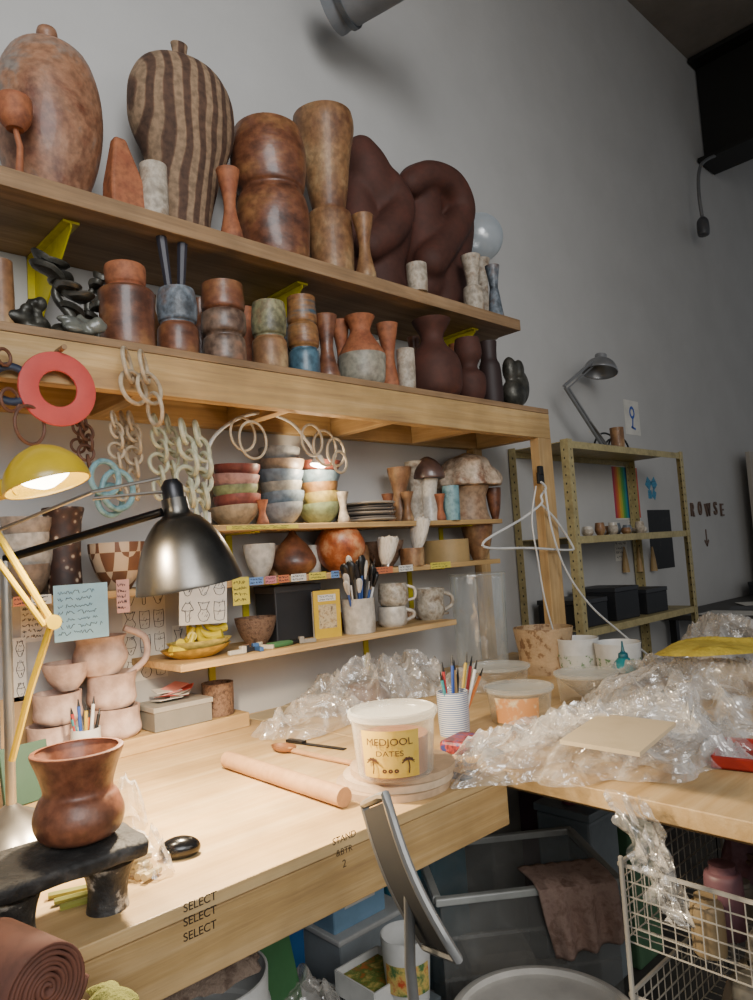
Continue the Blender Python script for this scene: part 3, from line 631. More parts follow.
for X,Y in ((1.36,-1.80),(2.56,-1.70),(2.56,-.1)): boxes('leg',[((.045,.045,BZ-.036),(X,Y,(BZ-.036)/2))],M('grey_leg','6c665c',rough=.5),e)
LZ=.972
o=boxes('ledge_board',[((1.6,.15,.04),(.35,-.078,BZ+.0205))],mPINE); top(o,'pine board ledge along the back of the bench','board')
def lp(name,px,tp,bt,w,prof,label,cat='mug',y=-.085,z=LZ,mat=mBSQ,**k): return pot(name,px,tp,bt,w,y,z,prof,mat,label,cat,**k)
MUGP=[(.8,0),(1,.2),(.95,.6),(1,1)]
lp('mug',52,724,752,48,MUGP,'unglazed pinkish clay mug at the stack bottom')
z1=ony(52,724,-.085).z+.001; lp('mug',58,692,724,48,MUGP,'unglazed pinkish clay mug in the middle',z=z1)
z1=ony(58,692,-.085).z+.001; lp('bowl',67,662,692,48,BOWL,'unglazed clay bowl on top of mugs','bowl',z=z1)
lp('mug',116,706,747,52,MUGP,'unglazed pinkish clay mug below another',wob=.1)
z1=ony(116,706,-.085).z+.001; lp('mug',112,672,706,50,MUGP,'unglazed pink clay mug in a stack',z=z1,wob=.1)
z2=ony(112,672,-.085).z+.001
lp('pitcher',100,636,672,56,[(.7,0),(1,.4),(.85,.8),(.95,1)],'unglazed pink clay pitcher with a large looping handle','pitcher',z=z2,handle=(-.15,-.15,1.15,.75))
a=ony(142,700,-.13);b=ony(214,700,-.13); t=ony(178,702,-.13)
e=root('storage_box',((a.x+b.x)/2,-.095,LZ),'flat grey box with papers piled on top','box'); w_=(b.x-a.x)*.8
boxes('box_body',[((w_,.12,(t.z-LZ)*.85),(0,0,(t.z-LZ)*.425))],M('grey_box','7c786e',rough=.6),e)
boxes('lid',[((w_+.006,.126,.014),(0,0,(t.z-LZ)*.85+.003))],M('grey_lid','98948a',rough=.6),e)
for i in range(8):
    o=boxes('paper_card',[((.07,.05,.0015),(0,0,0))],[mPAP,mRED,mPAP,M('pink_card','d89088')][i%4],None,((a.x+b.x)/2-.02+.02*(i%3),-.10,(t.z-LZ)*.85+LZ+.018+.004*i),(.1*((i*3)%3-1),.2*(i%2),.5*i),0); top(o,'small white and red card on the grey box','card','cards on the grey box')
lp('carved_cup',218,682,719,33,CYL,'dark brown carved wooden-looking cup','cup',y=-.10,mat=mWOV)
pot('pen_cup',86,728,756,30,-.19,BZ,CYL,mWHT,'small white cup holding pens and tools','cup',wob=0)
def pens(px,bt,y,tops,grp,cols,z0):
    for i,(dx,tp,ln) in enumerate(tops):
        yy=y+.008*((i%3)-1); b=ony(px+dx,bt,yy); b.z=max(b.z,z0); t=ony(px+dx+ln,tp,yy); d=t-b
        e=root('pen',b,'slim coloured pen or clay tool standing in a cup','pen',grp); e.rotation_euler=d.to_track_quat('Z','Y').to_euler()
        O('barrel',tube_me([(0,0,0),(0,0,d.length*.85)],.0042,8),cols[i%len(cols)],e); O('tip',tube_me([(0,0,d.length*.85),(0,0,d.length)],.0036,8,r2=.001),mBLK,e)
pc=[M('pen_red','a03030'),M('pen_blue','2c4f9a'),M('pen_yel','c8a83a'),M('pen_wht','d0d0cc'),mBLK,M('pen_org','c8702c'),M('pen_teal','2f7f86')]
pens(86,748,-.19,((-8,708,-7),(-4,699,-4),(0,704,0),(4,696,4),(7,708,7),(2,712,1),(-6,714,-9)),'pens in the white cup',pc,BZ+.01)
e=root('book',(ony(28,760,-.33).x,-.33,BZ),'green hardback book leaning against the lamp','book',rot=(math.radians(-12),0,.15)); boxes('cover',[((.10,.012,.12),(0,0,.0612))],M('green_cover','2c4a38',rough=.6),e); boxes('pages',[((.094,.006,.112),(0,.009,.058))],mPAP,e,bev=0)
WY=-.0009
def paper(name,px0,py0,px1,py1,y,mat,label,cat='paper',tilt=0,draw=None,write=None,seed=1):
    a=ony(px0,py0,y);b=ony(px1,py1,y); w=b.x-a.x; h=abs(a.z-b.z)
    e=root(name,((a.x+b.x)/2,y,(a.z+b.z)/2),label,cat,rot=(0,tilt,0))
    boxes('sheet',[((w,.001,h),(0,0,0))],mat,e,bev=0)
    if draw: inkdraw(e,w,h,seed,mPEN,*draw)
    if write: handwriting(e,w,h,write,seed,mPEN)
    return e
paper('sticky_note',53,586,109,636,-.224,mBNT,'light blue note with handwritten lines taped under the shelf','note',write=7,seed=3)
paper('sketch',178,574,228,621,-.224,mPAP,'white paper with line drawing taped to the shelf edge','drawing',tilt=.05,draw=(3,2),seed=5)
paper('sketch',121,585,168,676,WY,mPAP,'ink drawing of pots on white paper pinned on the wall','drawing',draw=(3,4),seed=6)
paper('sketch',2,640,27,700,-.02,mPAP,'sheet of notes with small drawings by the lamp','drawing',draw=(2,3),seed=9)
paper('note',20,604,48,640,WY,mPAP,'white paper with handwritten lines on the wall','note',write=6,seed=10)
paper('note',232,578,250,604,-.225,lm[1],'small yellow handwritten note below the shelf','note',write=4,seed=12)
paper('note',116,580,130,612,-.224,M('pink_note','c89a90'),'pink handwritten note below the shelf','note',write=5,seed=13)
paper('note',0,700,34,742,-.02,M('tan_sheet','a88a60'),'tan paper sheet propped behind the bench','paper')
paper('sketch',172,626,196,650,WY,mPAP,'small ink sketch pinned on the wall under the shelf','drawing',draw=(2,1),seed=15)
e=paper('poster',623,399,641,436,WY,mPAP,'small white poster with a blue figure','poster')
o=O('blue_print',torus_me(.03,.008,20,8,.2),M('print_blue','2c54a8'),e,(0,-.002,.03)); o.scale=(.8,1,1)
boxes('blue_print',[((.012,.001,.07),(0,0,0)),((.05,.001,.012),(.01,0,-.03))],MC['print_blue'],e,(.0,-.0015,-.03),(0,.2,0),0)
a=ony(611,465,WY);b=ony(641,519,WY)
e=root('striped_poster',((a.x+b.x)/2,WY,(a.z+b.z)/2),'poster with vertical rainbow stripes','poster')
w_=b.x-a.x;h_=a.z-b.z
boxes('sheet',[((w_,.001,h_),(0,0,0))],mPAP,e,bev=0)
rc=['a8304a','c24c30','c8702c','c8a030','a8a83a','5c9a3c','2f8a5c','2f8a8a','2f6fa8','2f4ca8','5a3c9a','7c3c9a','9a3c8a','b8508a']
rr=[14,13,0,1,2,3,4,5,6,7,8,9,10,11,12,13]
bm=bmesh.new()
for i in range(16): box_bm(bm,(w_*.98/16,.001,h_*.95),(-w_/2+w_*(i+.5)/16,-.001,0),None,i%14)
O('stripe_print',fin(bm,False),[M('rb'+c,c) for c in rc],e)
a=ony(645,475,WY);b=ony(658,502,WY)
o=boxes('butterfly_print',[((.06,.001,.06),(-.035,0,.03),Matrix.Rotation(.6,3,'Y')),((.06,.001,.06),(.035,0,.03),Matrix.Rotation(.9,3,'Y')),((.045,.001,.05),(-.026,0,-.035)),((.045,.001,.05),(.026,0,-.035),Matrix.Rotation(.5,3,'Y'))],M('butterfly_blue','2c6a9c','4a9ab8','1c3c5c',s=60),None,((a.x+b.x)/2,WY,(a.z+b.z)/2),bev=0); top(o,'blue butterfly-shaped print on the wall','print')
e=paper('black_poster',647,510,675,567,WY,M('poster_black','161616','1c1c1c','7a7468',s=22,rough=.6,pos=(.4,.62,.75)),'black poster with faint printed figures','poster')
for px in (636,650,622):
    a=ony(px,545,-.01); o=O('tassel',vessel([(1,0),(.7,.5),(.3,.9),(.15,1)],.02,.14,opened=False),M('tassel_tan','a88a5c' ),None,(a.x,-.021,a.z-.15)); top(o,'small tan tassel hanging on the wall','tassel','tassels on the wall')
paper('note',614,540,628,560,WY,mPAP,'small white paper pinned on the wall by the rack','note',write=4,seed=20)
paper('note',628,520,642,534,WY,mPAP,'small white card pinned on the wall','note',write=3,seed=21)
# lettering
mLET=M('letter_brown','5a463a','6a5446',s=20)
e=root('wall_lettering',ony(700,510,-.006),'cut-out brown letters spelling BROWSE on the wall','lettering')
for i,(ch,px) in enumerate(zip('BROWSE',(684,692.5,700,708,715.5,722))):
    q=ony(px,509+(i%2)*1.5,-.006)-e.location; O('letter',text_me(ch,.125,.046 if ch!='W' else .085,.005,.0005),mLET,e,q,(math.radians(90),.07*((i*5)%3-1),0))
a=ony(707,540,-.004)
o=boxes('arrow_sign',[((.012,.004,.10),(0,0,.02)),((.012,.004,.05),(-.014,0,-.02),Matrix.Rotation(-.7,3,'Y')),((.012,.004,.05),(.014,0,-.02),Matrix.Rotation(.7,3,'Y'))],mLET,None,(a.x,-.0025,a.z),bev=0); top(o,'small brown downward arrow under the lettering','arrow')
# ---------------------------------------------------------------- metal rack
e=root('metal_rack',(0,0,0),'cream slotted-angle metal shelving rack against the wall','rack')
X0,X1,Y0,Y1,RT_=2.70,3.83,-.32,-.01,1.845
for X,sx in ((X0,1),(X1,-1)):
    for Y,sy in ((Y0,1),(Y1,-1)):
        bm=bmesh.new(); box_bm(bm,(.036,.003,RT_),(X+sx*.018,Y,RT_/2)); box_bm(bm,(.003,.036,RT_),(X,Y+sy*.018,RT_/2))
        for k in range(48):
            z=.06+k*.037
            box_bm(bm,(.006,.0036,.009),(X+sx*.02,Y-sy*.0002,z),None,1); box_bm(bm,(.0036,.006,.009),(X-sx*.0002,Y+sy*.02,z),None,1)
        O('post',fin(bm,False),[mCRM,M('slot_dark','2c2a20')],e)
RS=[RT_-.01,1.42,1.02,.15]
for z in RS: boxes('shelf_panel',[((X1-X0-.006,Y1-Y0-.006,.004),((X0+X1)/2,(Y0+Y1)/2,z)),((X1-X0-.008,.003,.03),((X0+X1)/2,Y0+.004,z-.014)),((X1-X0-.008,.003,.03),((X0+X1)/2,Y1-.004,z-.014))],mCRM,e,bev=0)
bx=ony(603,436,-.16); B0=Vector((bx.x,-.16,RS[0]+.003))
e=root('desk_lamp',B0,'silver-grey balanced-arm desk lamp standing on the rack','lamp')
O('base',vessel([(1,0),(1,.5),(.5,.9),(.2,1)],.10,.035,opened=False,smooth=False),mSLV,e)
J=ony(564,386,-.16)-B0; H=ony(592,362,-.16)-B0
O('arm',tube_me([(0,0,.02),J*.98],.008,8),mSLV,e); O('arm',tube_me([(.035,0,.02),J*.98+Vector((.035,0,.0))],.006,8),mSLV,e)
O('arm',tube_me([J,H],.008,8),mSLV,e); O('arm',tube_me([J+Vector((.02,0,-.015)),H+Vector((.01,0,-.02))],.004,8),mSLV,e); O('spring',tube_me([Vector((.05,0,.02)),J*.5+Vector((.04,0,0))],.008,8),mSTL,e)
O('lamp_shade',shade([(1,0),(.98,.2),(.75,.7),(.35,1)],.088,.075),mSLV,e,H+Vector((.07,0,-.045)),(0,.25,0))
O('switch_box',vessel([(1,0),(1,1)],.03,.04,opened=False,smooth=False),mSLV,e,H+Vector((.085,0,.01)),(0,.25,0))
for k,(rr_,dx) in enumerate(((.11,.15),(.09,.13),(.13,.10))):
    O('cable',tube_me([Vector((dx+rr_*math.cos(math.pi*i/12),.02*k,.008+rr_*.8*math.sin(math.pi*i/12))) for i in range(13)],.005,6),mBLK,e)
pot('small_cup',617,428,441,14,-.24,RT_,CYL,mTAN,'tiny tan cup on top of the rack','cup')
for i,px in enumerate((588,594,600,607,613,619,626,633,640,648,605,622,636,592)):
    yb=-.25 if i<10 else -.16; q=ony(px,530,yb); h=.03+.014*(i%3)
    o=O('small_pot',vessel([(.6,0),(1,.4),(.8,1)],.024,h),[mCUP,mWHC,mTAN,mBLU][i%4],None,(q.x,yb+.03*(i%2),1.423)); top(o,'small pale glazed pot on the metal rack','pot','small pots on the metal rack')
for i in range(3):
    hb=.12+.03*(i%2); e=root('black_box',(2.87+i*.3,-.17,1.0235),'black lidded storage box on the rack','box','black boxes on the rack'); boxes('box_body',[((.22,.22,hb-.02),(0,0,(hb-.02)/2))],M('black_box','1c1d20',rough=.5),e); boxes('lid',[((.226,.226,.02),(0,0,hb-.009))],M('black_lid','2c2d30',rough=.45),e)
e=root('desk',(0,0,0),'dark desk further along the wall','desk'); boxes('desk_top',[((1.8,.6,.03),(4.95,-.31,.93))],M('dark_desk','33302c',rough=.5),e)
for X,Y in ((4.1,-.56),(5.8,-.56),(4.1,-.06),(5.8,-.06)): boxes('leg',[((.04,.04,.913),(X,Y,.4575))],mBLK,e)
for i in range(6):
    o=boxes('paper_sheet',[((.22,.3,.002),(0,0,0))],[mPAP,M('grey_folder','55575a')][i%2],None,(4.2+.27*i,-.35-.05*(i%2),.947+.0025*i),(0,0,.3*i),0); top(o,'loose sheet of paper lying on the dark desk','paper','papers on the dark desk')
e=root('box',(5.35,-.2,.960),'dark flat box on the desk','box'); boxes('box_body',[((.3,.22,.07),(0,0,.035))],MC['black_box'],e); boxes('lid',[((.304,.224,.02),(0,0,.08))],MC['black_lid'],e)
a=ony(745,455,-.08)
e=root('leaning_panel',(a.x+.24,-.10,1.46),'off-white board propped upright on the desk against the wall','board'); boxes('frame',[((.5,.03,1.0),(0,0,0))],M('offwhite_panel','a8a094',rough=.6),e); boxes('panel_face',[((.42,.006,.9),(0,-.018,0))],M('offwhite_face','b8b0a4',rough=.6),e,bev=0)
# ---------------------------------------------------------------- hanger on the post
q=ony(541,478,-.40)
e=root('binder_clip',(q.x,-.3915,q.z),'black clip fixed to the frame post','clip'); boxes('clip_body',[((.04,.012,.045),(0,-.006,0)),((.026,.016,.035),(0,-.008,.03))],mBLK,e,bev=.004)
Q=ony(541,486,-.42); pts=[ony(a,b,-.42)-Q for a,b in ((541,482),(546,488),(541,496),(541,504),(520,520),(486,540),(489,548),(530,548),(569,550),(572,545),(556,520),(541,504))]
e=root('wire_hanger',Q,'white wire clothes hanger hooked on the post','hanger'); O('wire',tube_me(smoothpts(pts,4),.0045,8),mWHT,e)
Q=ony(545,490,-.44); pts=[ony(a,b,yy)-Q for a,b,yy in ((545,488,-.44),(552,530,-.44),(566,570,-.44),(590,605,-.46),(620,632,-.5),(648,655,-.55))]
e=root('white_cord',Q,'thin white electrical cord draping down from the post','cord'); O('cord',tube_me(smoothpts(pts),.004,8),mWHT,e)
Q=ony(536,490,-.43); pts=[ony(a,b,-.43)-Q for a,b in ((536,486),(532,520),(538,560),(545,600),(556,640))]
e=root('white_cord',Q,'second thin white cord hanging along the post','cord'); O('cord',tube_me(smoothpts(pts),.003,8),mWHT,e)
# ---------------------------------------------------------------- gooseneck lamp
Q=ony(208,452,-.16); pts=[ony(a,b,-.22)-Q for a,b in ((206,520),(206,470),(212,440),(235,420),(262,413),(290,422),(306,440),(316,456))]
e=root('gooseneck_lamp',Q,'thin white gooseneck lamp arching over the bowls','lamp'); O('neck',tube_me(smoothpts(pts),.005,8),mWHT,e)
H=pts[-1]; O('lamp_shade',shade([(1,0),(.8,.5),(.4,1)],.024,.034,.002),mWHT,e,H+Vector((.004,0,-.03)),(0,.3,0)); O('bulb',vessel([(.4,0),(1,.5),(.4,1)],.008,.012,opened=False),mBULB,e,H+Vector((.002,0,-.02)))
O('clamp',vessel([(1,0),(1,1)],.014,.03,opened=False,smooth=False),mWHT,e,Vector(pts[0])+Vector((0,0,-.01)))
# ---------------------------------------------------------------- black work lamp
Bp=onz(12,838,BZ); e=root('work_lamp',Bp,'work lamp with gunmetal bell shade and round steel base','lamp')
O('base',vessel([(1,0),(1,.1),(.75,.5),(.25,.85),(.12,1)],.085,.06,opened=False,smooth=False),mSTL,e)
T=at(-6,560,1.22); T=Vector((Bp.x,Bp.y,T.z))-Bp
O('pole',tube_me([(0,0,.05),T],.009,12),mSTL,e)
H=at(172,512,1.32)-Bp
Aj=Vector((Bp.x,Bp.y,at(0,557,1.2).z))-Bp
O('arm',tube_me([Aj,H+Vector((-.02,0,.0))],.008,10),mBKM,e)
J2=at(92,492,1.26)-Bp; O('arm',tube_me([Aj+Vector((-.02,0,.05)),J2,at(160,478,1.31)-Bp],.0035,8),mSTL,e); O('arm',tube_me([J2+Vector((0,0,-.012)),at(162,492,1.31)-Bp],.003,8),mSTL,e)
hd=at(174,498,1.33)-Bp; mouth=at(190,586,1.33)-Bp; dv=(mouth-hd); qq=(-dv).to_track_quat('Z','Y').to_euler()
Ls=dv.length
O('lamp_shade',shade([(1,0),(.99,.05),(.90,.25),(.76,.48),(.60,.64),(.42,.76),(.27,.82),(.24,1)],.097,Ls,.003),mGUN,e,mouth,qq)
O('socket',vessel([(1,0),(1,.7),(.6,1)],.020,.04,opened=False,smooth=False),mDKS,e,hd+dv*.03,qq)
O('bulb',vessel([(.3,0),(.9,.3),(1,.6),(.5,1)],.026,.05,opened=False),mBULB,e,mouth-dv*.45,qq)
def light(kind,loc,en,col,size=.03,**k):
    l=bpy.data.lights.new('l',kind); l.energy=en; l.color=col
    if kind=='AREA':
        l.size=size
        if 'sy' in k: l.shape='RECTANGLE'; l.size_y=k['sy']
    elif kind!='SUN': l.shadow_soft_size=size
    if kind=='SPOT': l.spot_size=k.get('ang',2); l.spot_blend=k.get('bl',.6)
    o=bpy.data.objects.new(k.get('name','lamp_light'),l); o.location=loc; COL.objects.link(o)
    if 'to' in k: o.rotation_euler=(Vector(k['to'])-Vector(loc)).to_track_quat('-Z','Y').to_euler()
    return o
WARM=(1,.8,.55)
m=Bp+mouth-dv*.10
light('SPOT',m,58,WARM,.03,ang=2.9,to=m+dv)
# ---------------------------------------------------------------- yellow lamp
hc=at(48,486,1.10); e=root('yellow_desk_lamp',hc,'bright yellow desk lamp with round glowing head on a jointed arm','lamp')
ax=(at(66,545,1.092)-hc).normalized(); qq=(-ax).to_track_quat('Z','Y').to_euler()
mYL=M('lamp_yellow','c8a81c',rough=.35,coat=.3)
O('lamp_shade',shade([(1,0),(.99,.15),(.85,.5),(.55,.82),(.2,1)],.064,.064),mYL,e,(0,0,0),qq)
O('bulb',vessel([(.3,0),(.9,.3),(1,.6),(.5,1)],.036,.040,opened=False),mBULB,e,ax*.002,qq)
O('neck',tube_me([at(16,486,1.12)-hc,at(-12,493,1.12)-hc],.016,12),mYL,e)
k1=at(52,622,1.18)-hc
O('arm',tube_me([at(-8,525,1.15)-hc,k1],.006,8),mYL,e); O('arm',tube_me([at(-14,545,1.15)-hc,k1+Vector((-.012,0,-.004))],.005,8),mYL,e)
O('arm',tube_me([k1,at(30,690,1.2)-hc,at(12,760,1.22)-hc],.006,8),mYL,e); O('joint',vessel([(1,0),(1,1)],.012,.022,opened=False,smooth=False),mYL,e,k1+Vector((0,.011,0)),(math.radians(90),0,0))
m=hc+ax*.02
light('SPOT',m,18,WARM,.02,ang=2.8,to=m+ax)
light('POINT',ony(318,474,-.22),4.0,WARM,.02)
# ---------------------------------------------------------------- bench items
e=root('stone_stand',(.29,-.915,BZ),'rough dark clay bench stand with speckled cup-like feet','stand')
mMRB=M('rough_dark_clay','1c1b1a','2e2c2a','55514c',s=14,rough=.7,bump=.6,spk=.3)
mFOT=M('speckled_grey_clay','1e1d1c','34322f','b4aea2',s=30,rough=.6,pos=(.4,.53,.63),bump=.3)
bm=bmesh.new(); bmesh.ops.create_grid(bm,x_segments=30,y_segments=12,size=.5)
for v in bm.verts:
    x,y=v.co.x*.33,v.co.y*.125; ed=max(abs(v.co.x),abs(v.co.y))*2
    v.co=Vector((x+.004*noise.noise(Vector((y*40,x*9,1))),y+.004*noise.noise(Vector((x*40,2,1))),.075+.003*noise.noise(Vector((x*30,y*30,4)))-.004*max(0,ed-.85)/.15))
o=O('slab',fin(bm,True,80),mMRB,e); md=o.modifiers.new('s','SOLIDIFY'); md.thickness=.024; md.offset=1; md2=o.modifiers.new('b','BEVEL'); md2.width=.006; md2.segments=2
o.location.z=-.0
for X in (-.12,.0,.125): O('foot',wobble(vessel([(.85,0),(.78,.35),(.88,.7),(1.1,1)],.034,.062,opened=False),.12,X*9),mFOT,e,(X,-.01,0))
vz=BZ+.1015
q=onz(80,838,vz); s=sc(q); hh=ony(78,748,q.y).z-vz
o=O('waisted_vase',wobble(vessel([(.58,0),(.88,.08),(1,.26),(.88,.46),(.76,.56),(.86,.78),(1.0,.97),(.97,1)],44*s,hh,.08),.04,3),M('rust_glaze','5c3220','865238','6c4430',s=9,rough=.45,coat=.12,bump=.2,spk=.3),None,(q.x,q.y,vz)); top(o,'rust brown waisted vase standing on the black stand','vase')
q=onz(180,856,BZ); bm=bmesh.new(); bmesh.ops.create_uvsphere(bm,u_segments=28,v_segments=16,radius=1,matrix=Matrix.Diagonal((.034,.022,.019,1)))
for v in bm.verts: v.co.z=max(v.co.z,-.012)+.012
o=O('oval_case',fin(bm),M('gloss_black','0c0c0e',rough=.2),None,q,(0,0,-.5)); top(o,'glossy black oval case on the bench','case')
q=onz(146,870,BZ)
sheet('plastic_bag',(q.x,q.y,BZ+.001),.03,.055,.06,4,mFLM,'crumpled clear plastic bag of small sticks','plastic bag',rough=1,fr=30,n=26)
for i in range(7):
    o=O('clay_stick',tube_me([(0,0,.006),(.03,.02,.008)],.006,8),M('cream_stick','c8b482'),None,(q.x-.028+.006*i,q.y-.03+.008*(i%3),BZ+.001+.010*(i%3)),(0,0,.5*i)); top(o,'short cream clay stick inside the plastic bag','clay stick','sticks in the plastic bag')
q=onz(136,828,BZ); sheet('plastic_wrap',(q.x,q.y+.03,BZ+.001),.028,.05,.09,14,mFLM,'crumpled clear plastic wrap behind the bag','plastic wrap',fr=26,n=26)
for i in range(3):
    a=onz(48+i*6,900+i*6,BZ); o=O('crayon',tube_me([(0,0,.005),(.055,-.02+.004*i,.005)],.005,6),M('pencil_green','8a8a3c'),None,(a.x,a.y-.0,BZ+.0005)); top(o,'green and yellow crayon lying on the bench','crayon','crayons on the bench')
a=onz(228,768,BZ); b=onz(345,808,BZ); d=b-a
o=O('wooden_dowel',tube_me([(0,0,.019)]+[(d.x*t,d.y*t,.019) for t in (.3,.7)]+[(d.x,d.y,.019)],.0185,24),M('maple','ae8258','ba9066',s=6,rough=.5,spk=.1),None,(a.x,a.y,BZ+.0005)); top(o,'thick plain wooden rolling dowel lying on the bench','dowel')
a=onz(284,752,BZ); b=onz(360,768,BZ); d=b-a; e=root('wooden_spoon',(a.x,a.y,BZ+.001),'wooden spoon lying on the bench','spoon',rz=math.atan2(d.y,d.x))
O('handle',tube_me([(.02,0,.008),(d.length*.5,0,.006),(d.length,0,.007)],.006,8),MC['maple'],e); O('spoon_bowl',vessel([(.3,0),(.8,.4),(1,1)],.030,.014,.1,sq=(1.35,.8)),M('spoon_wood','8a5c38'),e)
for (px0,py0,px1,py1,w_) in ((288,742,345,750,.016),(372,748,398,752,.012),(440,772,468,780,.03)):
    a=onz(px0,py0,BZ); b=onz(px1,py1,BZ); d=b-a; o=boxes('putty_knife',[((d.length,w_,.0025),(d.length/2,0,.0013)),((d.length*.3,w_*1.1,.008),(d.length*.15,0,.004))],mDKS,None,(a.x,a.y,BZ+.0006),(0,0,math.atan2(d.y,d.x)),.001); top(o,'flat metal putty knife lying on the bench','tool','putty knives on the bench')
q=onz(394,784,BZ)
for i in range(3):
    o=O('wooden_disc',vessel([(1,0),(1,1)],.118-.005*i,.013,opened=False,smooth=False,seg=56),M('disc_wood_%d'%(i%2),['b89c7c','c8b092'][i%2],rough=.6,spk=.1),None,(q.x+.010*i,q.y-.004*i,BZ+.0005+i*.0138)); top(o,'round pale wooden bat stacked on the bench','wooden disc','stack of wooden discs')
dz=BZ+.0425
def palm(w=.012):
    bm=bmesh.new(); pts=[Vector((.002*math.sin(k*.5),-.016+.004*k,0)) for k in range(7)]
    for k in range(6): box_bm(bm,(.0022,.0046,.0004),((pts[k]+pts[k+1])/2))
    for a in (10,45,80,115,150,185,-15,-165):
        for t in range(4):
            r=w*(t+.5)/4; an=math.radians(a); x=r*math.cos(an); y=.009+r*math.sin(an)*.6-(t*.0012*t*.35)
            box_bm(bm,(w*.33,.0026-.0004*t,.0004),(x,y,0),Matrix.Rotation(an-math.copysign(.12*t,math.cos(an)),3,'Z'))
    return fin(bm,False)
def tub(px,by,tp,w,z,label,lab=None,lidm=mCLRL,k=.86,txt=None,y=None):
    q=onz(px,by,z) if y is None else Vector((ony(px,by,y).x,y,z)); s=sc(q); hh=ony(px,tp,q.y).z-z; r=w*s/2; e=root('plastic_tub',(q.x,q.y,z),label,'tub')
    O('body',vessel([(k,0),(k+.02,.03),(.97,.92),(1,.93),(1,1)],r,hh*.9,.03,smooth=False,seg=48),mCLR,e)
    O('lid',vessel([(1.03,0),(1.05,.2),(1.05,.8),(.98,1),(.9,.75)],r,hh*.12,.02,opened=False,smooth=False,seg=48),lidm,e,(0,0,hh*.88))
    if lab:
        f=face(Vector((q.x,q.y,0)))-.12
        O('label_sticker',patch_me(r*(k+.03)+.002,f-.72,f+.72,hh*.08,hh*.78,r2=r*.955+.002),lab,e)
        if txt:
            for t,zz,sz,ww in txt: O('label_text',wrap(text_me(t,sz,ww,.0001,0),r*.955,f,hh*zz,.0045),M('label_brown','4a2c1c'),e)
            for sg in (-1,1):
                me=palm()
                for v in me.vertices: v.co.x+=sg*.033
                O('palm_print',wrap(me,r*.925,f,hh*.28,.0045),M('label_brown','4a2c1c'),e)
            O('label_print',wrap(text_me('o o o',.012,.03,.0001,.001),r*.925,f,hh*.2,.0045),MC['label_brown'],e)
    return q
tub(396,771,706,86,dz,'clear plastic food tub with yellow label, full of clay slip',M('label_yellow','cca22c','d6b24c',s=20),txt=(('MEDJOOL',.62,.018,.086),('DATES',.45,.014,.050)))
q=onz(396,771,dz)
o=O('clay_slip',vessel([(.93,0),(1,1)],.068,.070,opened=False,smooth=False),M('slip','a87a5a',rough=.6),None,(q.x,q.y,dz+.0035)); top(o,'pinkish clay contents inside the clear tub','clay')
pot('striped_cup',455,690,734,33,None,BZ,CYL,M('striped_paper','d0d0cc','d0d0cc','4a6a9a',s=60,kind='wavez',rough=.5,pos=(.4,.5,.6)),'white cup with thin blue stripes holding clay tools','cup',wob=0)
q=onz(455,734,BZ); yy=q.y
pens(456,726,yy,((-6,662,-8),(-2,655,-2),(3,652,8),(7,660,14),(0,668,2),(5,668,22),(-4,672,-12),(2,660,-4),(6,656,10)),'tools in the striped cup',pc+[mPINEZ],BZ+.008)
pot('glass_cylinder',484,574,672,58,None,BZ,[(.8,0),(.9,.03),(.95,.5),(1,.97),(1.04,1)],mGLS,'tall clear glass cylinder jar on the bench','glass vase',wall=.06,wob=0)
tub(521,720,684,66,BZ,'clear plastic tub with orange writing on its lid',M('label_pale','c8c0a0','b8804c',s=30)); tub(588,702,670,60,BZ,'clear plastic tub with lid')
tub(500,690,664,60,BZ,'clear plastic tub behind the others')
pot('carved_pot',546,628,672,60,None,BZ,TUBC,M('carved_tan','7c5c3c','a88c68','b09470',s=26,rough=.6,pos=(.42,.47,.6),bump=.3),'tan pot with carved line pattern','pot')
for px,tp,bt,w in ((580,638,674,42),(620,642,676,46)):
    q=onz(px,bt,BZ); s=sc(q);hh=ony(px,tp,q.y).z-BZ; e=root('food_tub',(q.x,q.y,BZ),'white printed food tub','tub','white food tubs')
    O('body',vessel([(.85,0),(.87,.05),(.98,.95),(1,1)],w*s/2,hh,.04),mWHT,e); f=face(q); O('label_print',patch_me(w*s/2*.91+.002,f-1.2,f+1.2,hh*.25,hh*.6,r2=w*s/2*.965+.002),M('print_green','c4c4bc','c4c4bc','4c7a4a',s=40,pos=(.4,.52,.58)),e)
q=onz(626,688,BZ); s=sc(q); e=root('squeeze_bottle',(q.x,q.y,BZ),'teal squeeze bottle with a pointed nozzle','bottle')
hh=ony(626,640,q.y).z-BZ; O('body',vessel([(.9,0),(1,.1),(1,.7),(.6,.95),(.4,1)],11*s,hh*.65,opened=False),M('teal_plastic','1f7f86',rough=.35),e); O('nozzle',vessel([(1,0),(.9,.25),(.4,.4),(.15,1)],5*s,hh*.35,opened=False),M('teal_dark','125a66',rough=.3),e,(0,0,hh*.65))
def lump(px,py,rx,ry,rz_,mat,label,name='wrapped_clay_pot',prof=BULB,op=False):
    q=onz(px,py,BZ); o=O(name,wobble(vessel(prof,rx,rz_,opened=op,sq=(1,ry/rx)),.1,px),mat,None,(q.x,q.y,BZ+.0005)); top(o,label,'clay work')
mCLY=M('wet_clay','8a7a6c','a09080','b0a294',s=9,rough=.6)
lump(368,704,.085,.06,.07,M('brown_wet_clay','5c4436','6c5242',s=9,rough=.5),'brown wet clay block inside a plastic bag',prof=[(.8,0),(1,.3),(.9,.8),(.6,1)])
lump(665,700,.13,.09,.05,mCLY,'pale clay slab work beneath plastic',prof=[(.95,0),(1,.3),(.9,.9),(.7,1)])
lump(720,690,.10,.10,.09,mCLY,'rounded pale clay form beneath plastic',prof=[(.8,0),(1,.3),(.85,.8),(.3,1)])
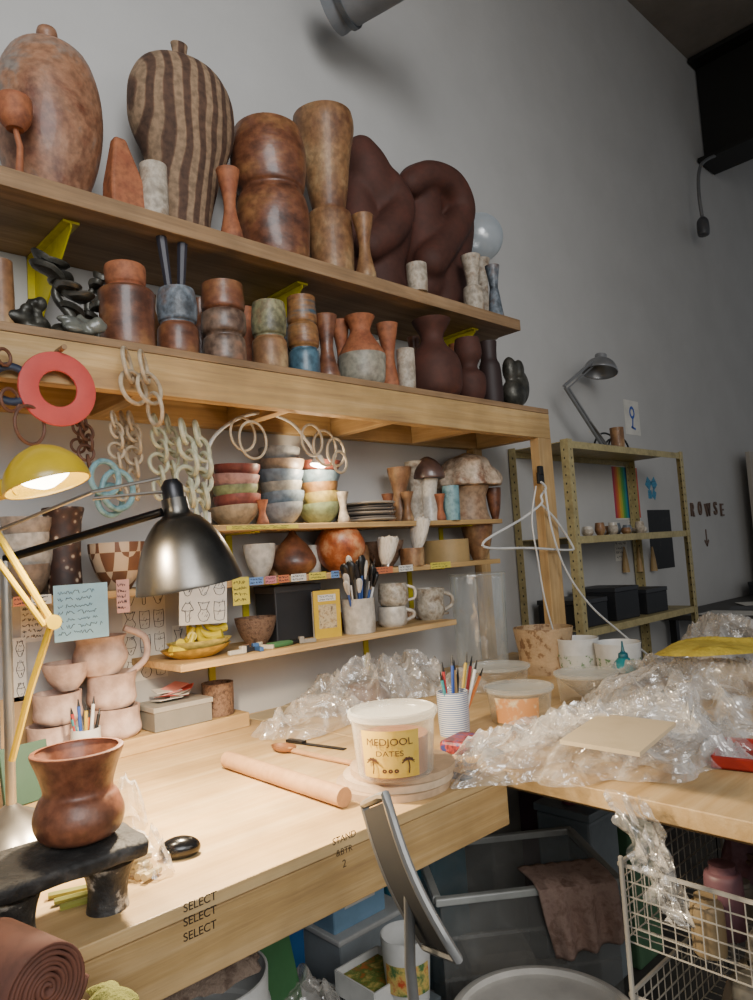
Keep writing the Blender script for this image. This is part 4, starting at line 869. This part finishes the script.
lump(560,735,.07,.06,.05,mWHC,'white clay form beneath clear plastic',prof=[(.8,0),(1,.3),(.85,.8),(.3,1)])
lump(640,745,.12,.08,.05,mCUP,'pale glazed slab beneath clear plastic',prof=[(.95,0),(1,.3),(.9,.9),(.7,1)])
def sh(px,py,wx,wy,h,seed,mat,label,cat='plastic wrap',name='plastic_wrap',rz=0,fr=9,n=44,z=BZ,rough=1,dome=1,out=.18):
    q=onz(px,py,z); return sheet(name,(q.x,q.y,z+.0015),wx,wy,h,seed,mat,label,cat,rz,rough,n,fr=fr,dome=dome,out=out)
sh(602,756,.34,.20,.09,2,mFLM,'large draped clear plastic sheet over the table corner',rz=-.5,fr=8,n=80,dome=.6,rough=1.5,out=.2)
sh(622,742,.30,.17,.12,22,mFLM,'second layer of clear plastic over the table corner',rz=-.4,fr=8.5,n=70,dome=.5,rough=1.1,out=.2)
sh(690,716,.42,.26,.14,5,mFLM,'billowing draped clear plastic covering clay work',rz=.2,fr=7,n=80,dome=.8,out=.2,rough=1.2)
sh(640,690,.26,.14,.10,25,mFLB,'milky plastic sheet draped behind the tubs',rz=.1,fr=8,n=50,dome=.8,out=.2)
sh(372,704,.21,.12,.13,6,mFLM,'bunched clear plastic bag with brown clay','plastic bag','plastic_bag',rz=.1,fr=11,rough=1.2,n=56)
sh(408,692,.16,.11,.12,26,mFLB,'milky plastic bag bunched behind the tub','plastic bag','plastic_bag',rz=.1,fr=11,rough=1.2,n=50)
sh(318,726,.20,.10,.08,8,mFLM,'crumpled clear plastic bag beside the ledge','plastic bag','plastic_bag',fr=12,rough=1.3,dome=.9,n=56)
sh(340,700,.20,.08,.10,28,mFLB,'milky plastic bag bunched along the back wall','plastic bag','plastic_bag',fr=11,rough=1.1,dome=.9)
sh(735,664,.34,.2,.16,9,mFLB,'mound of clear plastic under yellow cloth',fr=7.5,n=60)
sh(462,692,.09,.07,.09,12,mFLM,'crumpled plastic bag behind the tools','plastic bag','plastic_bag',fr=14,n=30)
q=onz(722,646,BZ+.16); sheet('yellow_cloth',(q.x,q.y,BZ+.150),.19,.10,.055,11,mYCL,'folded mustard yellow cloth lying over plastic','cloth',rz=-.6,fr=4,n=34,dome=.8,rough=.6,out=.08)
def drape():
    bm=bmesh.new(); n=40;m_=16; g=[]
    for i in range(n+1):
        t=i/n; c=onx(632+55*t,790+130*t,1.228)
        row=[]
        for j in range(m_+1):
            w=(j/m_-.5)*.085*(1-.45*t)
            nv=noise.noise(Vector((t*6,j*.9,0)))*.03
            row.append(bm.verts.new((1.222-abs(nv)-.01,c.y+w+nv,c.z+.01*noise.noise(Vector((j,t*5,2))))))
        g.append(row)
    for i in range(n):
        for j in range(m_): bm.faces.new((g[i][j],g[i+1][j],g[i+1][j+1],g[i][j+1]))
    o=O('plastic_strip',fin(bm,True,60),mFLM); top(o,'strip of clear plastic hanging over the table edge','plastic wrap')
drape()
cs=[onz(a,b,BZ+.09) for a,b in ((560,744),(600,717),(676,726),(640,757))]
bm=bmesh.new(); lo=[bm.verts.new(c) for c in cs]; hi=[bm.verts.new(c+Vector((0,0,.008))) for c in cs]
bm.faces.new(lo);bm.faces.new(hi)
for k in range(4): bm.faces.new((lo[k],lo[(k+1)%4],hi[(k+1)%4],hi[k]))
c=sum(cs,Vector())/4
for v in bm.verts: v.co-=c
o=O('clay_slab',fin(bm,False),M('cream_slab','baa888','c2b090',rough=.85),None,c); top(o,'square cream clay slab resting on the plastic','slab')
q=onz(745,765,BZ); e=root('red_tray',(q.x+.03,q.y,BZ+.001),'shallow red plastic tray','tray',rz=.2); boxes('tray_body',[((.16,.12,.006),(0,0,.003)),((.16,.006,.025),(0,-.057,.0125)),((.16,.006,.025),(0,.057,.0125)),((.006,.12,.025),(-.077,0,.0125)),((.006,.12,.025),(.077,0,.0125))],M('red_plastic','9c281c',rough=.4),e)
q=onz(463,750,BZ); e=root('packet',(q.x,q.y,BZ+.001),'red and dark printed packet on the bench','packet',rz=.2); boxes('packet_body',[((.10,.07,.03),(0,0,.015))],M('packet_print','5a2430','a83a30','2c3a70',s=30,rough=.4,pos=(.45,.5,.55)),e,bev=.008)
for i,(px,py) in enumerate(((262,712),(298,700))):
    q=onz(px,py,BZ); o=boxes('cardboard_sheet',[((.16,.1,.004),(0,0,.002))],M('kraft_sheet','a89878'),None,(q.x,q.y-.06,BZ+.0005+i*.0),(0,0,.1+.3*i),0.001); top(o,'flat kraft cardboard sheet on the bench','cardboard')
# felt roll + stool
FR=at(48,990,.765)
e=root('felt_roll',FR,'tight spiral roll of red-brown sheet on a stool','felt roll')
bm=bmesh.new(); n=300; lo=[];hi=[]; RR=.050
for i in range(n):
    a=i/n*math.pi*2*9; r=.005+(RR-.005)*i/n+.0008*math.sin(a*1.7); lo.append(bm.verts.new((-.115,r*math.cos(a),r*math.sin(a)))); hi.append(bm.verts.new((.0+.0025*noise.noise(Vector((a*.6,0,0))),r*math.cos(a),r*math.sin(a))))
for i in range(n-1): bm.faces.new((lo[i],lo[i+1],hi[i+1],hi[i]))
o=O('felt',fin(bm,True,60),M('brown_felt','54352a','653f32',s=20,rough=.8),e,(0,0,0),(0,0,-1.35)); md=o.modifiers.new('s','SOLIDIFY'); md.thickness=.0034
rz=FR.z-RR-.003
e2=root('stool',(FR.x-.03,FR.y-.02,0),'round wooden stool standing before the bench','stool'); O('seat',vessel([(1,0),(1,1)],.11,.03,opened=False,smooth=False),mSHLF,e2,(0,0,rz-.031))
for a in range(4): O('leg',tube_me([(.10*math.cos(a*1.57+.7),.10*math.sin(a*1.57+.7),0),(.08*math.cos(a*1.57+.7),.08*math.sin(a*1.57+.7),rz-.031)],.012,10),mSHLF,e2)
sheet('green_cloth',(FR.x+.075,FR.y+.01,rz+.001),.022,.05,.035,17,M('green_cloth','6a6c30','787a38',s=60,rough=.95,bump=.5),'folded yellow-green cloth beside the felt roll','cloth',fr=10,n=20,rough=.5,dome=.8)
# ---------------------------------------------------------------- under bench
q=onz(208,972,.72)
e=root('bucket',(q.x,q.y,.1605),'white plastic bucket under the bench','bucket'); O('body',vessel([(.85,0),(.88,.02),(.98,.85),(1.04,.86),(1.04,.9),(1,.91),(1.02,1)],.098,.555,.04,smooth=False),mWHT,e)
O('handle',tube_me([Vector((.102*math.cos(a),-.02-.07*math.sin(a),.49-.12*math.sin(a))) for a in [math.pi*i/14 for i in range(15)]],.003,8),mSTL,e)
sheet('towel',(q.x+.0,q.y+.02,.717),.12,.08,.05,21,mTWL,'grey-brown crumpled towel draped on the bucket','towel',fr=12,n=30)
a=ony(322,920,-.75); e=root('green_board',(a.x,-.68,.1605),'green plastic board leaning under the bench','board',rot=(-.25,0,.2)); boxes('board_body',[((.12,.012,.6),(0,0,.3015))],mGRNP,e)
def crate(name,px,y,zb,w,d,h,mb,ml,label,rz=0,stick=None):
    X=px if isinstance(px,float) else ony(px,920,y).x
    e=root(name,(X,y,zb),label,'storage box',rz=rz)
    bm=bmesh.new(); t=.004
    for b_ in (((w,d,t),(0,0,t/2)),((w,t,h),(0,-d/2,h/2)),((w,t,h),(0,d/2,h/2)),((t,d,h),(-w/2,0,h/2)),((t,d,h),(w/2,0,h/2))): box_bm(bm,*b_)
    O('body',fin(bm,False),mb,e)
    if ml: boxes('lid',[((w+.02,d+.02,.015),(0,0,h+.008))],ml,e,bev=.004)
    if stick:
        o=boxes('label_sticker',[((w*.6,.001,h*.4),(0,0,0))],stick,e,(0,-d/2-.0028,h*.5),bev=0); handwriting(o,w*.6,h*.4,3,int(w*999),mPEN)
    return e
crate('storage_box',350,-.35,.1605,.24,.2,.24,M('grey_crate','9ca4a8',rough=.5),mWHT,'grey storage box with white lid under the bench')
crate('storage_box',343,-.35,.418,.18,.15,.17,M('blue_clear','8fb4d0',rough=.3,alpha=.8),mNVY,'translucent blue storage box with label',stick=mPAP)
crate('storage_box',1.00,-.28,.1605,.24,.24,.42,mNVY,mNVY,'blue lidded storage box under the bench',stick=mPAP)
q=onz(376,968,.48)
e=root('food_container',(q.x,q.y,0),'open square container of yellow and green scraps on a crate','container')
boxes('tray_body',[((.13,.13,.004),(0,0,.432)),((.13,.004,.05),(0,-.065,.455)),((.13,.004,.05),(0,.065,.455)),((.004,.13,.05),(-.065,0,.455)),((.004,.13,.05),(.065,0,.455))],mWHT,e,bev=0)
boxes('contents',[((.12,.12,.03),(0,0,.45))],M('scraps','c8b060','5c7a34','b86a2c',s=40,rough=.7),e,bev=0); boxes('support_crate',[((.18,.18,.425),(0,0,.2135))],M('dark_crate','3c3a3c',rough=.6),e)
q=onz(405,935,.56); e=root('food_tub',(q.x,q.y,0),'white food tub on a grey stand beneath the bench','tub'); O('body',vessel(TUBC,.055,.13,.05),mWHT,e,(0,0,.43)); O('label_print',patch_me(.054,face(q)-1,face(q)+1,.46,.52),M('tub_print','3c6a3c','c8b060','b84a2c',s=40),e); boxes('support_stand',[((.1,.1,.428),(0,0,.214))],M('grey_crate2','5c6468'),e)
q=onz(298,985,.46); e=root('supply_tub',(q.x,q.y-.02,0.1605),'white supply tub holding bagged materials','tub'); O('body',vessel(TUBC,.085,.26,.05),mWHT,e); sheet('plastic_bag',(q.x,q.y-.02,.40),.085,.08,.10,31,mFLB,'clear plastic bag of supplies under the bench','plastic bag',fr=14,n=30)
# clear bin
Pa=Vector((1.39,-.635)); Pb=Vector((1.763,-.92)); dd=(Pb-Pa).normalized(); nn=Vector((-dd.y,dd.x)); cc=(Pa+Pb)/2+nn*.17; BR=math.atan2(dd.y,dd.x)
e=root('storage_bin',(cc.x,cc.y,0),'large clear plastic storage bin with rim under the table','storage bin',rz=BR)
bm=bmesh.new(); W_,D_,H_=.47,.34,.5; t=.004
for b_ in (((W_,D_,t),(0,0,t)),((W_,t,H_),(0,-D_/2,H_/2)),((W_,t,H_),(0,D_/2,H_/2)),((t,D_,H_),(-W_/2,0,H_/2)),((t,D_,H_),(W_/2,0,H_/2))): box_bm(bm,*b_)
for zz in (.1,.2,.3,.4): box_bm(bm,(W_+.004,.006,.006),(0,-D_/2,zz))
O('bin_body',fin(bm,False),glassy('bin_clear','bcbcb6',.15,.5,.2,ns=.12,s=5,gl=.25),e)
boxes('rim',[((W_+.03,.022,.02),(0,-D_/2-.008,H_)),((W_+.03,.022,.02),(0,D_/2+.008,H_)),((.022,D_,.02),(-W_/2-.008,0,H_)),((.022,D_,.02),(W_/2+.008,0,H_))],M('bin_rim','c0c2bc',rough=.3),e,bev=.004)
boxes('bin_contents',[((.36,.26,.16),(0,0,.09)),((.2,.18,.12),(-.06,0,.23))],M('folded_cloth_pale','6a645c','847c70',s=20,rough=.9),e,bev=.03)
def towel():
    bm=bmesh.new(); g=[]; n=26
    for i in range(n+1):
        t=i/n; row=[]
        for j in range(n+1):
            u=(j/n-.5)*(.22-.03*t)
            f_=.014*math.sin(j*.7+t*1.5)+.008*noise.noise(Vector((j*.35,t*3,1)))
            if t<.30: y=-D_/2+.0+(.30-t)*.3; z=H_+.020+.3*abs(f_)
            else: y=-D_/2-.040+f_*min(1,(t-.3)*3); z=H_+.016-(t-.30)*(.26-.05*j/n)
            row.append(bm.verts.new((.12+u+.04*(t-.3),y,z)))
        g.append(row)
    for i in range(n):
        for j in range(n): bm.faces.new((g[i][j],g[i+1][j],g[i+1][j+1],g[i][j+1]))
    o=O('towel',fin(bm,True,80),M('brown_towel','b8988a','c8a898','a88878',s=30,rough=.95,bump=.4),None,(cc.x,cc.y,0),(0,0,BR)); md=o.modifiers.new('s','SOLIDIFY'); md.thickness=.006; top(o,'limp pinkish-brown towel hung over the bin rim','towel')
towel()
for i,(x,y,h,c) in enumerate(((1.62,-.18,.72,'3a7a8e'),(1.82,-.18,.66,'5090a4'),(1.42,-.16,.62,'6c6c70'),(2.05,-.25,.7,'a8a49c'),(2.28,-.3,.6,'8c6c7c'),(2.1,-.6,.55,'8c9498'),(2.3,-.62,.6,'5c8060'))):
    e=root('storage_tote',(x,y,0),'plastic tote with lid beneath the table','tote','totes beneath the table'); boxes('body',[((.17,.2,h-.03),(0,0,(h-.03)/2))],M('tote_'+c,c,rough=.5),e,bev=.01); boxes('lid',[((.18,.21,.025),(0,0,h-.015))],M('tote_lid_'+c,c,rough=.35),e,bev=.004)
for i,(x,y,z,c) in enumerate(((1.57,-.17,.72,'3a6a50'),(1.65,-.2,.72,'b89c3c'),(1.80,-.17,.66,'2c4c7c'),(1.87,-.2,.66,'a84838'),(1.40,-.17,.62,'9c9488'),(2.02,-.25,.70,'3c8aa0'),(2.09,-.25,.70,'c8c4b8'),(2.07,-.6,.55,'8a4a5c'),(2.14,-.62,.55,'3a5c8a'))):
    e=root('supply_bottle',(x,y,z),'small supply bottle standing on a tote','bottle','supply bottles on totes'); O('body',vessel([(.9,0),(1,.1),(1,.75),(.4,.95),(.4,1)],.028,.10,opened=False),M('btl_'+c,c,rough=.4),e); O('cap',vessel([(1,0),(1,1)],.013,.02,opened=False,smooth=False),mWHT,e,(0,0,.1))
q=onz(545,1022,.45); e=root('round_bin',(q.x,q.y,0),'pale grey round lidded bin','bin')
O('body',vessel([(.85,0),(.96,1)],.185,.43,.02,smooth=False),M('pale_grey','b0aca4',rough=.5),e); O('lid',vessel([(1,0),(1.02,.3),(1.02,.9),(.98,1),(.93,1),(.92,.6)],.19,.03,opened=False,smooth=False,seg=64),M('pale_grey_lid','c8c4bc',rough=.4),e,(0,0,.425))
# chair back
A=at(374,800,1.02); B=at(440,952,.95)
e=root('chair',(A.x,A.y-.1,0),'metal chair with a dark flat backrest angled beside the bench','chair'); o0=e.location.copy()
vd=(ray(405,880)).normalized(); ab=(B-A); abn=ab.normalized(); side=(vd-abn*vd.dot(abn)).normalized(); nrm=abn.cross(side)
side=(side-nrm*.20).normalized(); nrm=abn.cross(side).normalized()
def pnl(t,w,off=0):
    return A+ab*t+side*w+nrm*(-.010*math.sin(math.pi*t)+off)-o0
def panel(hw,t0,t1,th):
    bm=bmesh.new(); g=[];n=14
    for i in range(n+1):
        t=t0+(t1-t0)*i/n; g.append([[bm.verts.new(pnl(t,w,o_)) for w in (-hw,hw)] for o_ in (-th,th)])
    for i in range(n):
        for k in (0,1): bm.faces.new((g[i][k][0],g[i+1][k][0],g[i+1][k][1],g[i][k][1]))
        for k in (0,1): bm.faces.new((g[i][0][k],g[i+1][0][k],g[i+1][1][k],g[i][1][k]))
    for i in (0,n): bm.faces.new((g[i][0][0],g[i][0][1],g[i][1][1],g[i][1][0]))
    return fin(bm,True,40)
O('backrest',panel(.075,.04,.96,.004),M('chair_panel','1e2022',rough=.8),e)
fr_=[pnl(t/12,-.082) for t in range(13)]+[pnl(1.0,w) for w in (-.05,0,.05)]+[pnl(1-t/12,.082) for t in range(13)]+[pnl(0,w) for w in (.05,0,-.05)]
O('frame',tube_me(fr_,.0065,8,cyc=True),M('chair_steel','8a8a88',rough=.4,metal=.5),e)
S0=A+ab*.55-o0; S1_=at(410,965,.98)-o0
O('support_bar',tube_me([S0,S1_,Vector((S1_.x,S1_.y-.02,.46))],.008,10),MC['chair_steel'],e)
sz=.46; O('seat',vessel([(.95,0),(1,.4),(.9,1)],.17,.03,opened=False),MC['chair_panel'],e,(S1_.x,S1_.y-.12,sz-.01))
for a in range(4):
    ca,sa=math.cos(a*1.57+.78),math.sin(a*1.57+.78)
    O('leg',tube_me([(S1_.x+.1*ca,S1_.y-.12+.1*sa,sz-.01),(S1_.x+.16*ca,S1_.y-.12+.16*sa,.0)],.011,10),MC['chair_steel'],e)
# wire baskets
e=root('wire_basket_rack',(1.50,-1.50,0),'white wire basket drawer rack beneath the table','basket rack')
BW,BD=.44,.56
def wirebox(z0,z1,name):
    bm=bmesh.new(); r=.0011
    x0,x1,y0,y1=-BW/2,BW/2,-BD/2,BD/2
    for k in range(6):
        z=z0+(z1-z0)*k/5
        for q_ in (((BW,r*2,r*2),(0,y0,z)),((BW,r*2,r*2),(0,y1,z)),((r*2,BD,r*2),(x0,0,z)),((r*2,BD,r*2),(x1,0,z))): box_bm(bm,*q_)
    nx=16
    for k in range(nx+1):
        x=x0+BW*k/nx
        for y in (y0,y1): box_bm(bm,(r*1.6,r*1.6,z1-z0),(x,y,(z0+z1)/2))
        box_bm(bm,(r*1.6,BD,r*1.6),(x,0,z0))
    ny=22
    for k in range(ny+1):
        y=y0+BD*k/ny
        for x in (x0,x1): box_bm(bm,(r*1.6,r*1.6,z1-z0),(x,y,(z0+z1)/2))
    for q_ in (((BW,.006,.006),(0,y0,z1)),((BW,.006,.006),(0,y1,z1)),((.006,BD,.006),(x0,0,z1)),((.006,BD,.006),(x1,0,z1))): box_bm(bm,*q_)
    O(name,fin(bm,False),mWIRE,e)
BZs=(.16,.40,.64)
for z0 in BZs: wirebox(z0,z0+.14,'basket')
for x in (-BW/2-.008,BW/2+.008):
    for y in (-BD/2+.01,BD/2-.01): boxes('frame_post',[((.008,.008,.80),(x,y,.40))],mWIRE,e)
for i in range(40):
    L3=i//20; j=i%20
    o=O('jar',vessel([(.9,0),(1,.1),(1,.8),(.7,.9),(.7,1)],.024+.005*(i%3),.07+.03*(i%3),opened=False),M('jarc%d'%(i%6),['8a8478','6c5448','a8a498','4c5a66','8c7a5c','6c4c54'][i%6],rough=.5),None,(1.33+.08*(j%4),-1.74+.095*(j//4),BZs[2-L3]+.004)); top(o,'small supply jar sitting in a wire basket','jar','jars in the wire baskets')
for k in range(3):
    sheet('craft_supplies',(1.60,-1.34-.01*k,BZs[k]+.005),.10,.09,.16,40+k,[mTWL,M('paper_bits','b8b49a','7a7268',s=20),M('dark_cloth','5a3034','74545c',s=20)][k],'heap of paper and cloth supplies in a wire basket','supplies',fr=14,n=24)
# ---------------------------------------------------------------- lights/camera
light('SPOT',(-.9,-4.2,3.4),600,(.95,.97,1),1.3,ang=1.12,bl=1.0,to=(.7,0,2.45),name='added_fill_light')  # added spot simulating unseen daylight, brightens upper wall and falls off to the right
light('AREA',(-1.0,-3.8,3.0),36,(1,.98,.95),2.4,sy=2.0,to=(.9,0,1.5),name='added_fill_light')  # added soft area lamp simulating daylight from behind, no window modelled
light('AREA',(1.0,-3.6,2.0),20,(1,.96,.9),1.8,sy=1.4,to=(1.5,-.6,.7),name='added_fill_light')  # added fill lamp, brightens the storage below the worktable
w=bpy.data.worlds.new('w'); bpy.context.scene.world=w; w.use_nodes=True; w.node_tree.nodes['Background'].inputs[0].default_value=(.90,.94,1,1); w.node_tree.nodes['Background'].inputs[1].default_value=.20
cd=bpy.data.cameras.new('camera'); cd.sensor_fit='VERTICAL'; cd.sensor_height=36; cd.lens=F*36/1000; cd.clip_start=.02
co=bpy.data.objects.new('camera',cd); COL.objects.link(co); co.matrix_world=Matrix.Translation(CAM)@R.to_4x4()
bpy.context.scene.camera=co
bpy.context.scene.view_settings.exposure=.15
